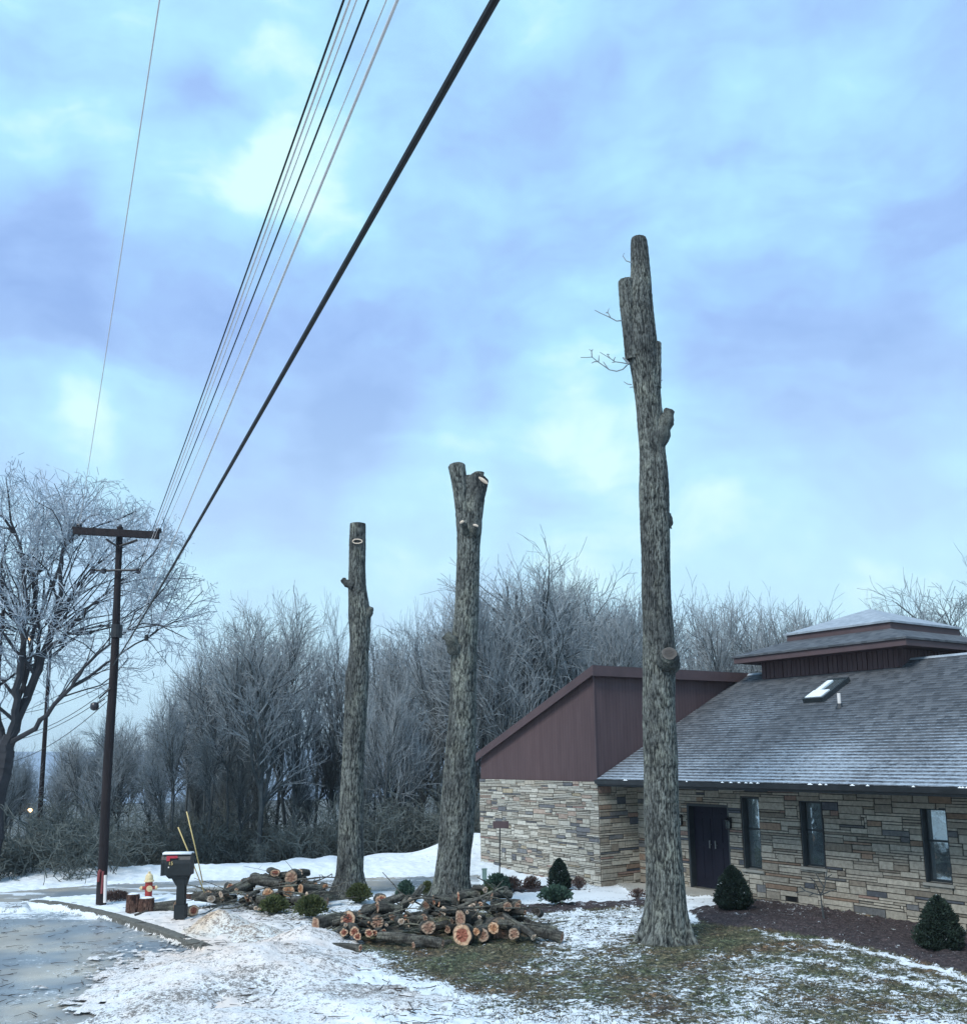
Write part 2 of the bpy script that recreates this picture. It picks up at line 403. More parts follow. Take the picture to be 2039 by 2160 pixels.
def mk_ground():
    m, ns, ls, b = new_mat('ground_mixed')
    t = ns.new('ShaderNodeTexCoord').outputs['Object']
    A = attr(ns, 'mask'); B_ = attr(ns, 'mask2')
    sA = ns.new('ShaderNodeSeparateColor'); ls.new(A.outputs['Color'], sA.inputs[0])
    sB = ns.new('ShaderNodeSeparateColor'); ls.new(B_.outputs['Color'], sB.inputs[0])
    snowc, dust, mulch = sA.outputs[0], sA.outputs[1], sA.outputs[2]
    asph, conc, wood = sB.outputs[0], sB.outputs[1], sB.outputs[2]
    n1 = noise(ns, ls, t, 7.5, 7, .72, (.8, 1, 1)); n2 = noise(ns, ls, t, 24, 5, .7, (.9, 1, 1)); n3 = noise(ns, ls, t, 1.1, 4); n4 = noise(ns, ls, t, 90, 3)
    grass = ramp(ns, [(.40, (.006, .009, .005)), (.47, (.030, .034, .020)), (.54, (.10, .095, .06)), (.62, (.26, .24, .17))])
    n5 = noise(ns, ls, t, 11, 6, .75)
    ls.new(mathn(ns, ls, 'MULTIPLY_ADD', n4, .2, mathn(ns, ls, 'MULTIPLY', n5, .8)), grass.inputs['Fac'])
    gb = ramp(ns, [(.38, (.8, 1.0, .8)), (.52, (1.1, 1.05, .9)), (.66, (1.15, .75, .6))]); ls.new(n3, gb.inputs['Fac'])
    c = mix(ns, ls, 1.0, grass.outputs[0], gb.outputs[0], 'MULTIPLY')
    mu = ramp(ns, [(.38, (.008, .006, .007)), (.52, (.036, .026, .029)), (.66, (.12, .095, .095))]); ls.new(n2, mu.inputs['Fac'])
    c = mix(ns, ls, mulch, c, mu.outputs[0])
    asn = noise(ns, ls, t, 70, 4, .7); as2 = noise(ns, ls, t, .8, 5, .6)
    asr = ramp(ns, [(.3, (.13, .145, .16)), (.5, (.24, .255, .27)), (.68, (.46, .46, .44))]); ls.new(mathn(ns, ls, 'MULTIPLY_ADD', asn, .6, mathn(ns, ls, 'MULTIPLY', as2, .4)), asr.inputs['Fac'])
    as3 = noise(ns, ls, t, .45, 4); at3 = ramp(ns, [(.42, (.82, .92, 1.0)), (.60, (1.5, 1.34, 1.12))]); ls.new(as3, at3.inputs['Fac'])  # warm reflections on the wet road are put into the asphalt tint
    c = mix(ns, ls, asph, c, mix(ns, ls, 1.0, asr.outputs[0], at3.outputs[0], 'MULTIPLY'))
    cc = ramp(ns, [(.3, (.25, .25, .225)), (.7, (.40, .40, .365))]); ls.new(n1, cc.inputs['Fac'])
    c = mix(ns, ls, conc, c, cc.outputs[0])
    wc = ramp(ns, [(.35, (.018, .022, .016)), (.65, (.07, .07, .052))]); ls.new(n1, wc.inputs['Fac'])
    c = mix(ns, ls, wood, c, wc.outputs[0])
    # snow where coverage beats the clumpy noise
    nn = mathn(ns, ls, 'ADD', mathn(ns, ls, 'MULTIPLY', n1, .55), mathn(ns, ls, 'MULTIPLY', n2, .45))
    th = mathn(ns, ls, 'MULTIPLY_ADD', snowc, .37, .325)
    df = mathn(ns, ls, 'SUBTRACT', th, nn)
    mr = ns.new('ShaderNodeMapRange'); mr.inputs['From Min'].default_value = -.01; mr.inputs['From Max'].default_value = .025; mr.clamp = True
    ls.new(df, mr.inputs['Value'])
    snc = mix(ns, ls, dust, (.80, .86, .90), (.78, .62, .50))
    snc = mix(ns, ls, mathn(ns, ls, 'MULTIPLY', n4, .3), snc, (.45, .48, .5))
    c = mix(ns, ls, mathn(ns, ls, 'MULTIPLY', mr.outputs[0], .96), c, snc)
    ls.new(c, b.inputs['Base Color'])
    ro = mathn(ns, ls, 'SUBTRACT', .92, mathn(ns, ls, 'MULTIPLY', asph, mathn(ns, ls, 'MULTIPLY_ADD', as2, .55, .32)))
    ls.new(ro, b.inputs['Roughness'])
    h = mathn(ns, ls, 'ADD', mathn(ns, ls, 'MULTIPLY', n2, 1.0), mathn(ns, ls, 'MULTIPLY', mr.outputs[0], .8))
    h = mathn(ns, ls, 'MULTIPLY', h, mathn(ns, ls, 'MULTIPLY_ADD', asph, -.85, 1.0))
    bump(ns, ls, h, b, .7, .02)
    return m
M['ground'] = mk_ground()
def mk_pile(name, a, b2, speck):
    m, ns, ls, b = new_mat(name)
    t = ns.new('ShaderNodeTexCoord').outputs['Object']
    A = attr(ns, 'tint').outputs['Fac']; dk = attr(ns, 'dirt').outputs['Fac']
    n = noise(ns, ls, t, 10, 6, .7); n2 = noise(ns, ls, t, 34, 5, .7); n3 = noise(ns, ls, t, 2.2, 4)
    tint = mathn(ns, ls, 'MULTIPLY_ADD', n3, 1.1, mathn(ns, ls, 'SUBTRACT', A, .55), clamp=True)
    c = mix(ns, ls, tint, a, b2)
    sp = mathn(ns, ls, 'ADD', mathn(ns, ls, 'MULTIPLY', n, .5), mathn(ns, ls, 'MULTIPLY', n2, .5))
    sp = mathn(ns, ls, 'MULTIPLY_ADD', dk, .16, sp)
    mr = ns.new('ShaderNodeMapRange'); mr.inputs['From Min'].default_value = .575; mr.inputs['From Max'].default_value = .64; mr.clamp = True
    ls.new(sp, mr.inputs['Value'])
    c = mix(ns, ls, mathn(ns, ls, 'MULTIPLY', mr.outputs[0], .85), c, speck)
    ls.new(c, b.inputs['Base Color']); b.inputs['Roughness'].default_value = .85
    bump(ns, ls, mathn(ns, ls, 'ADD', n, n2), b, .8, .03)
    return m
M['snowpile'] = mk_pile('snow_with_sawdust', (.80, .86, .90), (.80, .66, .56), (.10, .085, .07))
M['sawdust'] = mk_pile('sawdust', (.74, .76, .74), (.72, .50, .30), (.16, .11, .08))
# ------------------------------------------------------------------ ground
def inpoly(px, py, poly):
    r = np.zeros(px.shape, bool); n = len(poly)
    for i in range(n):
        x0, y0 = poly[i]; x1, y1 = poly[(i+1) % n]
        if y0 == y1: continue
        c = ((y0 > py) != (y1 > py)) & (px < (x1-x0)*(py-y0)/(y1-y0)+x0)
        r ^= c
    return r
CURB = [(40,1900),(119,1910),(194,1925),(249,1940),(313,1959),(374,1981),(430,2003)]
P_ROAD = [(-900,1905),(40,1902)]+CURB[1:]+[(430,2003),(400,2040),(330,2090),(300,2165),(560,2152),(760,2152),(1100,2250),(2100,2300),(6000,2600),(6000,4000),(-6000,4000)]
P_CROSS = [(-900,1900),(-300,1890),(0,1882),(200,1867),(400,1858),(700,1854),(1010,1848),(1010,1884),(800,1889),(500,1888),(230,1887),(100,1892),(40,1902),(-900,1905)]
P_WALK = [(1120,1884),(1240,1880),(1268,1870),(1330,1868),(1450,1870),(1560,1895),(1560,1905),(1500,1912),(1400,1900),(1320,1898),(1180,1908),(1127,1911),(1060,1904),(1055,1888)]
P_SLAB = [(1300,1867),(1440,1868),(1516,1866),(1535,1893),(1440,1893),(1330,1884)]
P_BED1 = [(1000,1878),(1110,1873),(1180,1876),(1260,1880),(1180,1885),(1040,1888)]
P_BED2 = [(1450,1922),(1560,1905),(1616,1898),(1894,1945),(2039,1972),(2400,2060),(2400,2160),(2039,2056),(1900,2018),(1750,1980),(1600,1962),(1480,1948)]
P_BED3 = [(1065,1908),(1127,1912),(1320,1901),(1400,1902),(1380,1912),(1200,1926),(1080,1930)]
SNOWPTS = [(780,1965,.12,60),(860,1955,.12,60),(960,1960,.12,60),(1060,1965,.15,50),(560,1905,.3,60),(640,1905,.3,40),(60,1900,.92,150),(180,1900,.8,80),(260,1915,.78,60),(350,1945,.85,60),(450,1950,.95,80),(600,1930,.65,60),(700,1930,.55,50),(560,2020,.98,90),
 (650,2070,.95,110),(800,2100,.92,80),(900,2150,.85,70),(1030,2140,.55,60),(850,2040,.35,40),(950,2025,.24,60),(1060,2060,.30,60),(1130,2110,.40,60),(1020,1990,.15,60),
 (1180,2030,.42,60),(1230,1975,.60,50),(1240,1940,.62,45),(1120,1955,.45,35),(1320,2000,.42,40),(1420,2010,.22,40),(1300,2080,.34,70),(1450,2110,.42,80),(1480,2050,.42,50),(1600,2060,.46,50),
 (1560,1980,.16,35),(1640,1995,.28,40),(1760,2030,.34,40),(1700,2110,.38,80),(1850,2120,.36,80),(1980,2100,.34,60),(1900,2060,.38,40),(1620,2150,.58,60),(1250,2150,.62,60),(1100,2170,.75,60),
 (1900,2170,.55,80),(900,1880,.9,80),(1060,1865,1.0,60),(880,1820,.80,90),(950,1780,.78,60),(650,1838,.86,80),(300,1866,.95,120),(1500,1915,.8,25),(700,1890,.75,60),(860,1900,.85,60),
 (1230,1905,.55,60)]
def ground_z(x, y):
    z = np.zeros(np.broadcast(x, y).shape)
    z = z - 14*sstep(32, 120, y-.10*np.abs(x+2)) - .35*sstep(30, 35, y)
    z = z + .10*np.exp(-((y-28.6)/.8)**2)*(x < 2)+.14*fbm(x*1.6, y*2, 0, 4)*np.exp(-((y-28.8)/1.3)**2)
    b = np.exp(-((x+.4)/1.7)**2)
    z = z + np.exp(-((y-31.2)/1.2)**2)*(.85*b+.22*np.exp(-((x+3.4)/.9)**2)+.16*np.exp(-((x+6)/.5)**2)+.2*np.exp(-((x+5.0)/.45)**2))
    return z
def graded(a, b, s, lo, hi, g=1.22):
    v = list(np.arange(a, b, s)); st = s
    while v[-1] < hi: st *= g; v.append(v[-1]+st)
    st = s
    while v[0] > lo: st *= g; v.insert(0, v[0]-st)
    return np.array(v)
gx = graded(-14, 10.5, .052, -1500, 1500); gy = graded(11, 31.5, .055, -300, 1600)
GX, GY = np.meshgrid(gx, gy); GZ = ground_z(GX, GY)
_P = np.stack([GX, GY, GZ*0], -1); front = GY > 6
ppx, ppy = proj(np.where(front[..., None], _P, np.array([0, 10., 0])))
jx = (fbm(GX*2.2, GY*2.2, 1.5, 4)-.5); jy = (fbm(GX*2.2, GY*2.2, 9.5, 4)-.5)
qx, qy = ppx+jx*46, ppy+jy*20
def pm(poly, j=1.0): return (inpoly(ppx+jx*46*j, ppy+jy*20*j, poly) & front).astype(float)
m_road = np.where(front, inpoly(ppx+jx*14, ppy+jy*7, P_ROAD), GX*0+1).astype(float)
m_cross = pm(P_CROSS, .25); m_slab = pm(P_SLAB, 0.03); m_walk = pm(P_WALK, .05)
m_bed = np.maximum(np.maximum(pm(P_BED1, .3), pm(P_BED2, .25)), pm(P_BED3, .3))
m_wood = ((GY > 29.5+.3*jx) & (GX < -8.5+jx*2)) | (GY > 32.6+jx*2)
m_wood = m_wood.astype(float)
num = np.zeros_like(GX); den = np.full_like(GX, 1e-6)
for (sx, sy, sv, sr) in SNOWPTS:
    w = np.exp(-(((ppx-sx)/sr)**2+((ppy-sy)/(sr*.45))**2)*.9)+1e-5/(1+((ppx-sx)/300)**2+((ppy-sy)/100)**2)
    num += w*sv; den += w
snowc = np.clip(num/den, 0, 1)
# snow lines along the edge of the long bed
edge = np.interp(ppx, [1440, 1600, 1750, 1900, 2039, 2400], [1950, 1964, 1983, 2021, 2059, 2165])
for off, wd, s_ in ((3, 4, .42), (27, 5, .20), (47, 7, .22), (84, 9, .12)):
    snowc += s_*np.exp(-((qy*.5+ppy*.5-edge-off-jx*30)/wd)**2)*sstep(1530, 1600, ppx)*(.5+.9*fbm(GX*1.2, GY*1.2, off, 3))
snowc = np.clip(snowc+(fbm(GX*1.6, GY*2.6, 4, 3)-.5)*.28*(snowc < .85), 0, 1)
patch = fbm(GX*.7, GY*3.2, 2.2, 4)
snowc = np.where(m_cross > .5, np.where(patch > .62, .7, .10)+.35*np.exp(-((ppy-1857)/3.)**2), snowc)
snowc = np.where(m_road > .5, .12+.20*sstep(.5, .62, fbm(GX*1.3, GY*1.3, 3, 4))+.35*sstep(24, 22, 2+GX*0+np.abs(ppy-1907)), snowc)
snowc = np.where((ppx < 230) & (ppy < 1930) & (m_road > .5), .55+.9*(patch-.5), snowc)
snowc = np.where(m_bed > .5, .20+.5*(fbm(GX*2, GY*3, 8, 3)-.4)*(ppy < 1935), snowc)
snowc = np.where(m_walk > .5, .93-.25*sstep(.52, .6, patch), snowc)
snowc = np.where(m_slab > .5, .22, snowc)
snowc = np.where(m_wood > .5, np.where(GY > 58, .30, .22), snowc); snowc = np.where(~front, .05, snowc)  # extra snow cover on the far floor imitates pale distance haze
dust = np.clip(1-np.abs(ppx-430)/300, 0, 1)*sstep(1905, 1940, ppy)*.8
dust = np.where(m_walk+m_cross > .5, 0, dust)
GZ = GZ - .10*m_road*(~((ppx < 60) & (ppy < 1915)))
lawn = (1-m_road)*(1-m_cross)*(1-m_walk)*(1-m_slab)*(GY < 31)
GZ = GZ + lawn*(.07*(fbm(GX*4.5, GY*4.5, 0, 3)-.5)+.045*(vnoise(GX*8.5, GY*8.5, 2)-.5)+.06*(fbm(GX*.8, GY*.8, 6, 3)-.5))
GZ = GZ + m_bed*(.05*fbm(GX*6, GY*6, 3, 2)+.035*vnoise(GX*15, GY*15, 3)) + .06*m_slab
ny_, nx_ = GX.shape
idx = np.arange(nx_*ny_).reshape(ny_, nx_)
GF = np.stack([idx[:-1, :-1], idx[:-1, 1:], idx[1:, 1:], idx[1:, :-1]], -1).reshape(-1, 4)
mesh('ground', np.stack([GX, GY, GZ], -1).reshape(-1, 3), GF, M['ground'], smooth=True, kind='structure',
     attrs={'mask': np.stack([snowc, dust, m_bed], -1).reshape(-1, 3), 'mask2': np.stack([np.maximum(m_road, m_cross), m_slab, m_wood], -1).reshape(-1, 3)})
def gz(x, y):
    i = int(np.clip(np.searchsorted(gx, x), 1, nx_-1)); j = int(np.clip(np.searchsorted(gy, y), 1, ny_-1))
    return float(GZ[j, i])
def gp(px, py):
    p = gnd(px, py); p[2] = gz(p[0], p[1]); return p

# far hills across the valley
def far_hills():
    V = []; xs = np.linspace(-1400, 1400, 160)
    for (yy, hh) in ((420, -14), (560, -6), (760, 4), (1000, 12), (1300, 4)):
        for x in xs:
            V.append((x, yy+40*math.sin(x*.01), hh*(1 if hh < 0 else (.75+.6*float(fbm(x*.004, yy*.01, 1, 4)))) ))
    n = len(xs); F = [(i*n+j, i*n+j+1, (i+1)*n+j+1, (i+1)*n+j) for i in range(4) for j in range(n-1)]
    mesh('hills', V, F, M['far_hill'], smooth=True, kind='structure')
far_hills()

# kerb: a raised strip along the road edge
def kerb():
    pts = []
    cp = [gnd(a, b-2) for a, b in CURB]
    cp = np.array(cp); t = np.linspace(0, len(cp)-1, 90)
    P = np.stack([np.interp(t, range(len(cp)), cp[:, k]) for k in range(3)], -1)
    V = []; w = .16
    for i, p in enumerate(P):
        d = P[min(i+2, len(P)-1)]-P[max(i-2, 0)]; d /= np.linalg.norm(d); n_ = np.array([-d[1], d[0], 0])
        if n_[1] < 0: n_ = -n_
        k = sstep(0, 12, i)
        j = .012*(vnoise(i*.7, 0, 0)-.5)
        for (o, z) in ((-.05, -.13), (-.03, -.02+.04*k), (0, .035*k+j), (w, .04*k+j), (w+.02, -.05)):
            q = p+n_*o; V.append((q[0], q[1], z))
    F = [(i*5+j, i*5+j+1, (i+1)*5+j+1, (i+1)*5+j) for i in range(len(P)-1) for j in range(4)]
    mesh('kerb', V, F, M['curb'], kind='structure')
kerb()

# snow pushed up with sawdust, a heap at the road edge
def heap(name, blobs, mat, res=.045, seed=0, lump=.05, tintf=None, **kw):
    bx = [b[0]-2.2*b[2] for b in blobs]+[b[0]+2.2*b[2] for b in blobs]; by = [b[1]-2.2*b[3] for b in blobs]+[b[1]+2.2*b[3] for b in blobs]
    X, Y = np.meshgrid(np.arange(min(bx), max(bx), res), np.arange(min(by), max(by), res))
    H = np.zeros_like(X)
    for (cx, cy, rx, ry, h) in blobs:
        q = ((X-cx)/rx)**2+((Y-cy)/ry)**2
        H = np.maximum(H, h*np.exp(-q*1.1))+.25*np.minimum(H, h*np.exp(-q*1.1))
    jn = fbm(X*1.6+seed, Y*1.6, 3, 4)-.5
    H = H*(1+.5*jn)+lump*(fbm(X*4+seed, Y*4, 1, 4)-.5)+lump*.5*(vnoise(X*13, Y*13, seed)-.5)+.10*jn*.5
    Hn = H-.075
    base = np.where(Y < 15.5, -.05, 0)
    ok = Hn > -.06
    ny, nx = X.shape; ii = np.arange(nx*ny).reshape(ny, nx)
    F = np.stack([ii[:-1, :-1], ii[:-1, 1:], ii[1:, 1:], ii[1:, :-1]], -1).reshape(-1, 4)
    fo = (ok[:-1, :-1] & ok[1:, 1:] & ok[1:, :-1] & ok[:-1, 1:]).reshape(-1)
    F = F[fo]; used = np.unique(F); rm = -np.ones(nx*ny, int); rm[used] = np.arange(len(used))
    V = np.stack([X, Y, Hn-.01], -1).reshape(-1, 3)[used]
    tt = (tintf(X, Y) if tintf else X*0+.5).reshape(-1)[used]
    dirt = (fbm(X*1.1+9, Y*1.9, 7, 3)).reshape(-1)[used]
    mesh(name, V, rm[F], mat, smooth=True, attrs={'tint': tt, 'dirt': dirt}, **kw)
def B(px, py, rx, ry, h): p = gnd(px, py); return (p[0], p[1], rx, ry, h)
heap('snow_pile', [B(560,2040,1.5,1.6,.36), B(430,2060,1.0,1.3,.26), B(640,1995,.9,.9,.34), B(380,2105,.75,1.0,.20), B(330,2150,.45,.8,.14), B(700,2110,1.3,1.0,.20), B(850,2120,.9,.8,.13), B(470,2160,1.1,.8,.20), B(600,2200,1.2,.6,.14)],
     M['snowpile'], seed=3, tintf=lambda X, Y: .25+.9*np.exp(-(((X+4.5)/1.6)**2+((Y-17.3)/2.5)**2))*.7+.25*(fbm(X*2, Y*2, 5, 3)-.5),
     label='long low heap of dirty snow and sawdust spilling over the road edge', cat='snow pile')
heap('sawdust_pile', [B(470,1962,.62,.6,.44), B(535,1975,.5,.6,.30), B(420,1975,.4,.5,.16)], M['sawdust'], res=.03, seed=11, lump=.10, tintf=lambda X, Y: .12+.65*np.exp(-(((X+5.45)/.35)**2+((Y-19.1)/.6)**2)),
     label='small tan sawdust mound in front of the left woodpile', cat='sawdust pile')

# grass tufts in the lawn, twigs and bark chips on road, snow and grass
def blades():
    rng = np.random.default_rng(8); n = 200000
    px = rng.uniform(640, 2150, n); py = rng.uniform(1915, 2170, n)
    d = (py-1590); keep = rng.random(n) < (170/d)**1.0*1.2
    px, py = px[keep], py[keep]
    r = np.stack([ray(a, b) for a, b in ((0, 0), (1, 0), (0, 1))]); rx = r[1]-r[0]; ry = r[2]-r[0]
    D = r[0]+px[:, None]*rx+py[:, None]*ry; P = CP+D*((0-EYE)/D[:, 2:3])
    j = np.clip(np.searchsorted(gy, P[:, 1]), 1, ny_-1); i = np.clip(np.searchsorted(gx, P[:, 0]), 1, nx_-1)
    s = snowc[j, i]; ok = (m_road[j, i] < .5) & (m_bed[j, i] < .5) & (m_walk[j, i] < .5) & (rng.random(len(P)) > s*1.05) & (fbm(P[:, 0]*3, P[:, 1]*3, 2, 3) > .40+.1*s)
    P = P[ok]; P[:, 2] = GZ[j, i][ok]; n = len(P)
    a = rng.uniform(0, 2*math.pi, n); h = rng.uniform(.015, .06, n); w = rng.uniform(.003, .008, n); le = rng.uniform(-.05, .05, (n, 2))
    dx = np.stack([np.cos(a)*w, np.sin(a)*w, 0*a], -1)
    T = P+np.concatenate([le, h[:, None]], 1)
    V = np.stack([P-dx-[0, 0, .01], P+dx-[0, 0, .01], T], 1).reshape(-1, 3)
    F = np.arange(3*n).reshape(-1, 3)
    m, ns, ls, b = new_mat('dry_grass')
    t = ns.new('ShaderNodeTexCoord').outputs['Object']
    nz = noise(ns, ls, t, 2.5, 5); nf = noise(ns, ls, t, 70, 2)
    rp = ramp(ns, [(.36, (.012, .016, .008)), (.5, (.07, .068, .038)), (.62, (.27, .24, .17))])
    ls.new(mathn(ns, ls, 'MULTIPLY_ADD', nf, .5, mathn(ns, ls, 'MULTIPLY', nz, .5)), rp.inputs['Fac']); ls.new(rp.outputs[0], b.inputs['Base Color']); b.inputs['Roughness'].default_value = .9
    mesh('grass', V, F, m, kind='stuff', label='short brown winter grass poking through thin snow', cat='grass')
blades()
def sticks(name, n, region, L, rr, mat, seed, label, cat, avoid=None, zoff=.006, leaves=0):
    rng = np.random.default_rng(seed); V = []; F = []; c = 0
    while c < n:
        px = rng.uniform(region[0], region[1]); py = rng.uniform(region[2], region[3])
        if rng.random() > 260/(py-1590): continue
        if avoid and not avoid(px, py): continue
        p = gnd(px, py); z = gz(p[0], p[1])+zoff
        l = rng.uniform(*L); a = rng.uniform(0, math.pi*2); r_ = rng.uniform(*rr); k = 3
        q = np.array([p[0], p[1], z+r_]); d = np.array([math.cos(a), math.sin(a), 0.]); pts = [q.copy()]
        for _ in range(k):
            a += rng.uniform(-.5, .5); q = q+np.array([math.cos(a), math.sin(a), rng.uniform(-.02, .10)])*l/k
            q[2] = max(q[2], z+r_*.5); pts.append(q.copy())
        b0 = len(V)
        for t_, q in enumerate(pts):
            s = np.array([-math.sin(a), math.cos(a), 0]); rt = r_*(1-.6*t_/k)
            V += [q+s*rt, q-s*rt, q+np.array([0, 0, rt*1.6])]
        for t_ in range(k):
            o = b0+t_*3
            F += [(o, o+1, o+4, o+3), (o+1, o+2, o+5, o+4), (o+2, o, o+3, o+5)]
        c += 1
    mesh(name, V, np.array(F), mat, kind='stuff', label=label, cat=cat)
sticks('twig_litter', 700, (-60, 720, 1905, 2175), (.04, .30), (.003, .007), M['litter'], 4, 'dark twigs and bark bits strewn over the wet road and snow', 'twigs')
sticks('bark_litter', 800, (380, 1500, 1915, 2170), (.05, .35), (.004, .010), M['litter'], 5, 'small broken twigs scattered over the snowy lawn', 'twigs', zoff=.03)
# ------------------------------------------------------------------ house
A0 = gnd(1268, 1870); HA = rad(34)
house = empty('house', A0, math.atan2(-math.cos(HA), math.sin(HA)), label='low stone house with brown gable siding, dark shingle roof and a hipped roof cupola', cat='house')
HX = np.array([math.sin(HA), -math.cos(HA), 0]); HY = np.array([math.cos(HA), math.sin(HA), 0])
def hloc(P): d = np.asarray(P)-A0; return np.array([d@HX, d@HY, d[2]])
def hhit(px, py, y): # pixel -> house-local point on plane local y
    r = ray(px, py); t = ((A0-CP)@HY+y)/(r@HY); return hloc(CP+r*t)
FY = 1.32           # facade plane (wing front is y = 0)
ZR, ZE, YR = 5.46, 2.62, 5.83
SL = (ZR-ZE)/YR
XR = 17.0
rs = random.Random(12)
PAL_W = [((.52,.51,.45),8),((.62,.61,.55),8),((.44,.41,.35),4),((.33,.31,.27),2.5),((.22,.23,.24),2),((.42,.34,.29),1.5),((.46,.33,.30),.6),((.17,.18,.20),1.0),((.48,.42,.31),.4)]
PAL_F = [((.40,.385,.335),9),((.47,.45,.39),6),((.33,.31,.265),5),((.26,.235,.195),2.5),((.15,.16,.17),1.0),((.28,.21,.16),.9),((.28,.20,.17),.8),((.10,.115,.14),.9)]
def pick(pal):
    t = rs.uniform(0, sum(w for _, w in pal))
    for c, w in pal:
        t -= w
        if t <= 0: return c
    return pal[0][0]
def ashlar(x0, x1, z0, z1, openings, pal, dark_side=True, cu=.058, cw=.06):
    nx = int(round((x1-x0)/cw)); nz = int(round((z1-z0)/cu)); cw = (x1-x0)/nx; cu = (z1-z0)/nz
    occ = np.zeros((nz, nx), bool)
    for (a, b, c, d) in openings:
        occ[max(0, int((c-z0)/cu+.5)):int((d-z0)/cu+.5), max(0, int((a-x0)/cw+.5)):int((b-x0)/cw+.5)] = True
    V = []; F = []; C = []
    g = .009
    for k in range(nz):
        for i in range(nx):
            if occ[k, i]: continue
            h = rs.choice([1, 1, 1, 1, 2, 2, 2, 3]); w = rs.randint(3, 14) if h < 3 else rs.randint(4, 11)
            if h == 1: w = rs.randint(5, 18)
            h = min(h, nz-k); w = min(w, nx-i)
            for ww in range(w):
                if occ[k, i+ww]: w = ww; break
            w = max(w, 1)
            if occ[k:k+h, i:i+w].any(): h = 1
            occ[k:k+h, i:i+w] = True
            X0, X1, Z0, Z1 = x0+i*cw+g, x0+(i+w)*cw-g, z0+k*cu+g*.7, z0+(k+h)*cu-g*.7
            d = rs.uniform(.004, .028); tl = rs.uniform(-.005, .005); n = len(V)
            jz = [rs.uniform(-.004, .004) for _ in range(4)]
            V += [(X0, 0, Z0+jz[0]), (X1, 0, Z0+jz[1]), (X1, 0, Z1+jz[2]), (X0, 0, Z1+jz[3]),
                  (X0+.004, -d-tl, Z0+.003+jz[0]), (X1-.004, -d+tl, Z0+.003+jz[1]), (X1-.004, -d+tl, Z1-.003+jz[2]), (X0+.004, -d-tl, Z1-.003+jz[3])]
            F += [(n+4, n+5, n+6, n+7), (n, n+1, n+5, n+4), (n+1, n+2, n+6, n+5), (n+2, n+3, n+7, n+6), (n+3, n, n+4, n+7)]
            c = np.array(pick(pal))*rs.uniform(.82, 1.15); C += [tuple(c)]*5
    return np.array(V, float), F, C
def wall_mesh(name, parts, parent, **kw):
    V = []; F = []; C = []; n = 0
    for v, f, c in parts:
        V.append(v); F += [tuple(a+n for a in q) for q in f]; C += c; n += len(v)
    mesh(name, np.vstack(V), np.array(F), M['stone'], parent, fcol=C, **kw)
# openings on the facade, read off the photo
def opening(x0, x1, yt, yb): a = hhit(x0, yt, FY); b = hhit(x1, yb, FY); return (a[0], b[0], b[2], a[2])
DOOR = opening(1448, 1545, 1695, 1868); DOOR = (DOOR[0], DOOR[1], .06, DOOR[3])
WINS = [opening(1563, 1609, 1681, 1836), opening(1686, 1741, 1689, 1832), opening(1940, 2009, 1703, 1866)]
WALLH = 2.58
xs_end = XR-.6
ops = [DOOR]+WINS
vent_p = hhit(1670, 1907, FY)
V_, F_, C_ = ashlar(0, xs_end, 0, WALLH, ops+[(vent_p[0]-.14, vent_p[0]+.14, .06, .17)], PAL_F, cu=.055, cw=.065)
V_[:, 1] += FY-.002
wall_mesh('facade_wall', [(V_, F_, C_)], house)
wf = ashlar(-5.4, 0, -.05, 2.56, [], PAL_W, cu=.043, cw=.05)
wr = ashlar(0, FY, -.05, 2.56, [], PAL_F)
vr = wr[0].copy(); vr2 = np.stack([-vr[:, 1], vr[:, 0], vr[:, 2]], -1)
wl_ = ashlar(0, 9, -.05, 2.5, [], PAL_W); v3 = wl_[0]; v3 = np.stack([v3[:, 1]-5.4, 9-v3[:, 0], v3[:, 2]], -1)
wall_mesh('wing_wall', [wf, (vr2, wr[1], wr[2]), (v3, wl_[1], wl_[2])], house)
# solid backing behind the stones, cut round the openings
mb = MB()
def backing(x0, x1, z0, z1, ops, y0, y1):
    xs = sorted(set([x0, x1]+[o[0] for o in ops]+[o[1] for o in ops]))
    for a, b in zip(xs[:-1], xs[1:]):
        o = [q for q in ops if q[0] <= a+1e-6 and q[1] >= b-1e-6]
        if o:
            o = o[0]
            if o[2] > z0+.07: mb.box(a, b, y0, y1, z0, o[2])
            mb.box(a, b, y0, y1, o[3], z1)
        else: mb.box(a, b, y0, y1, z0, z1)
backing(.02, xs_end, 0, WALLH, ops, FY, FY+.24)
mb.box(-5.385, -.012, .006, 9, -.1, 2.56)
mb.build('wall_core', M['mortar'], house)
# siding of the wing gable and its return face
mb = MB(); zl = 3.28; zt = ZR-.02
mb.prism([(-5.38, .03, 2.53), (-.07, .03, 2.53), (-.07, .03, zt-.12), (-5.38, .03, zl-.12)], (0, .10, 0))
mb.prism([(-.07, .131, 2.53), (-.07, 9, 2.53), (-.07, 9, zt-.14), (-.07, .131, zt-.14)], (-.08, 0, 0))
mb.build('siding', M['siding'], house)
mb = MB(); mb.box(-.10, -.045, .005, .045, 2.5, zt-.2); mb.box(-5.4, -.1, .012, .028, 2.49, 2.535); mb.build('corner_trim', M['brown_paint'], house)
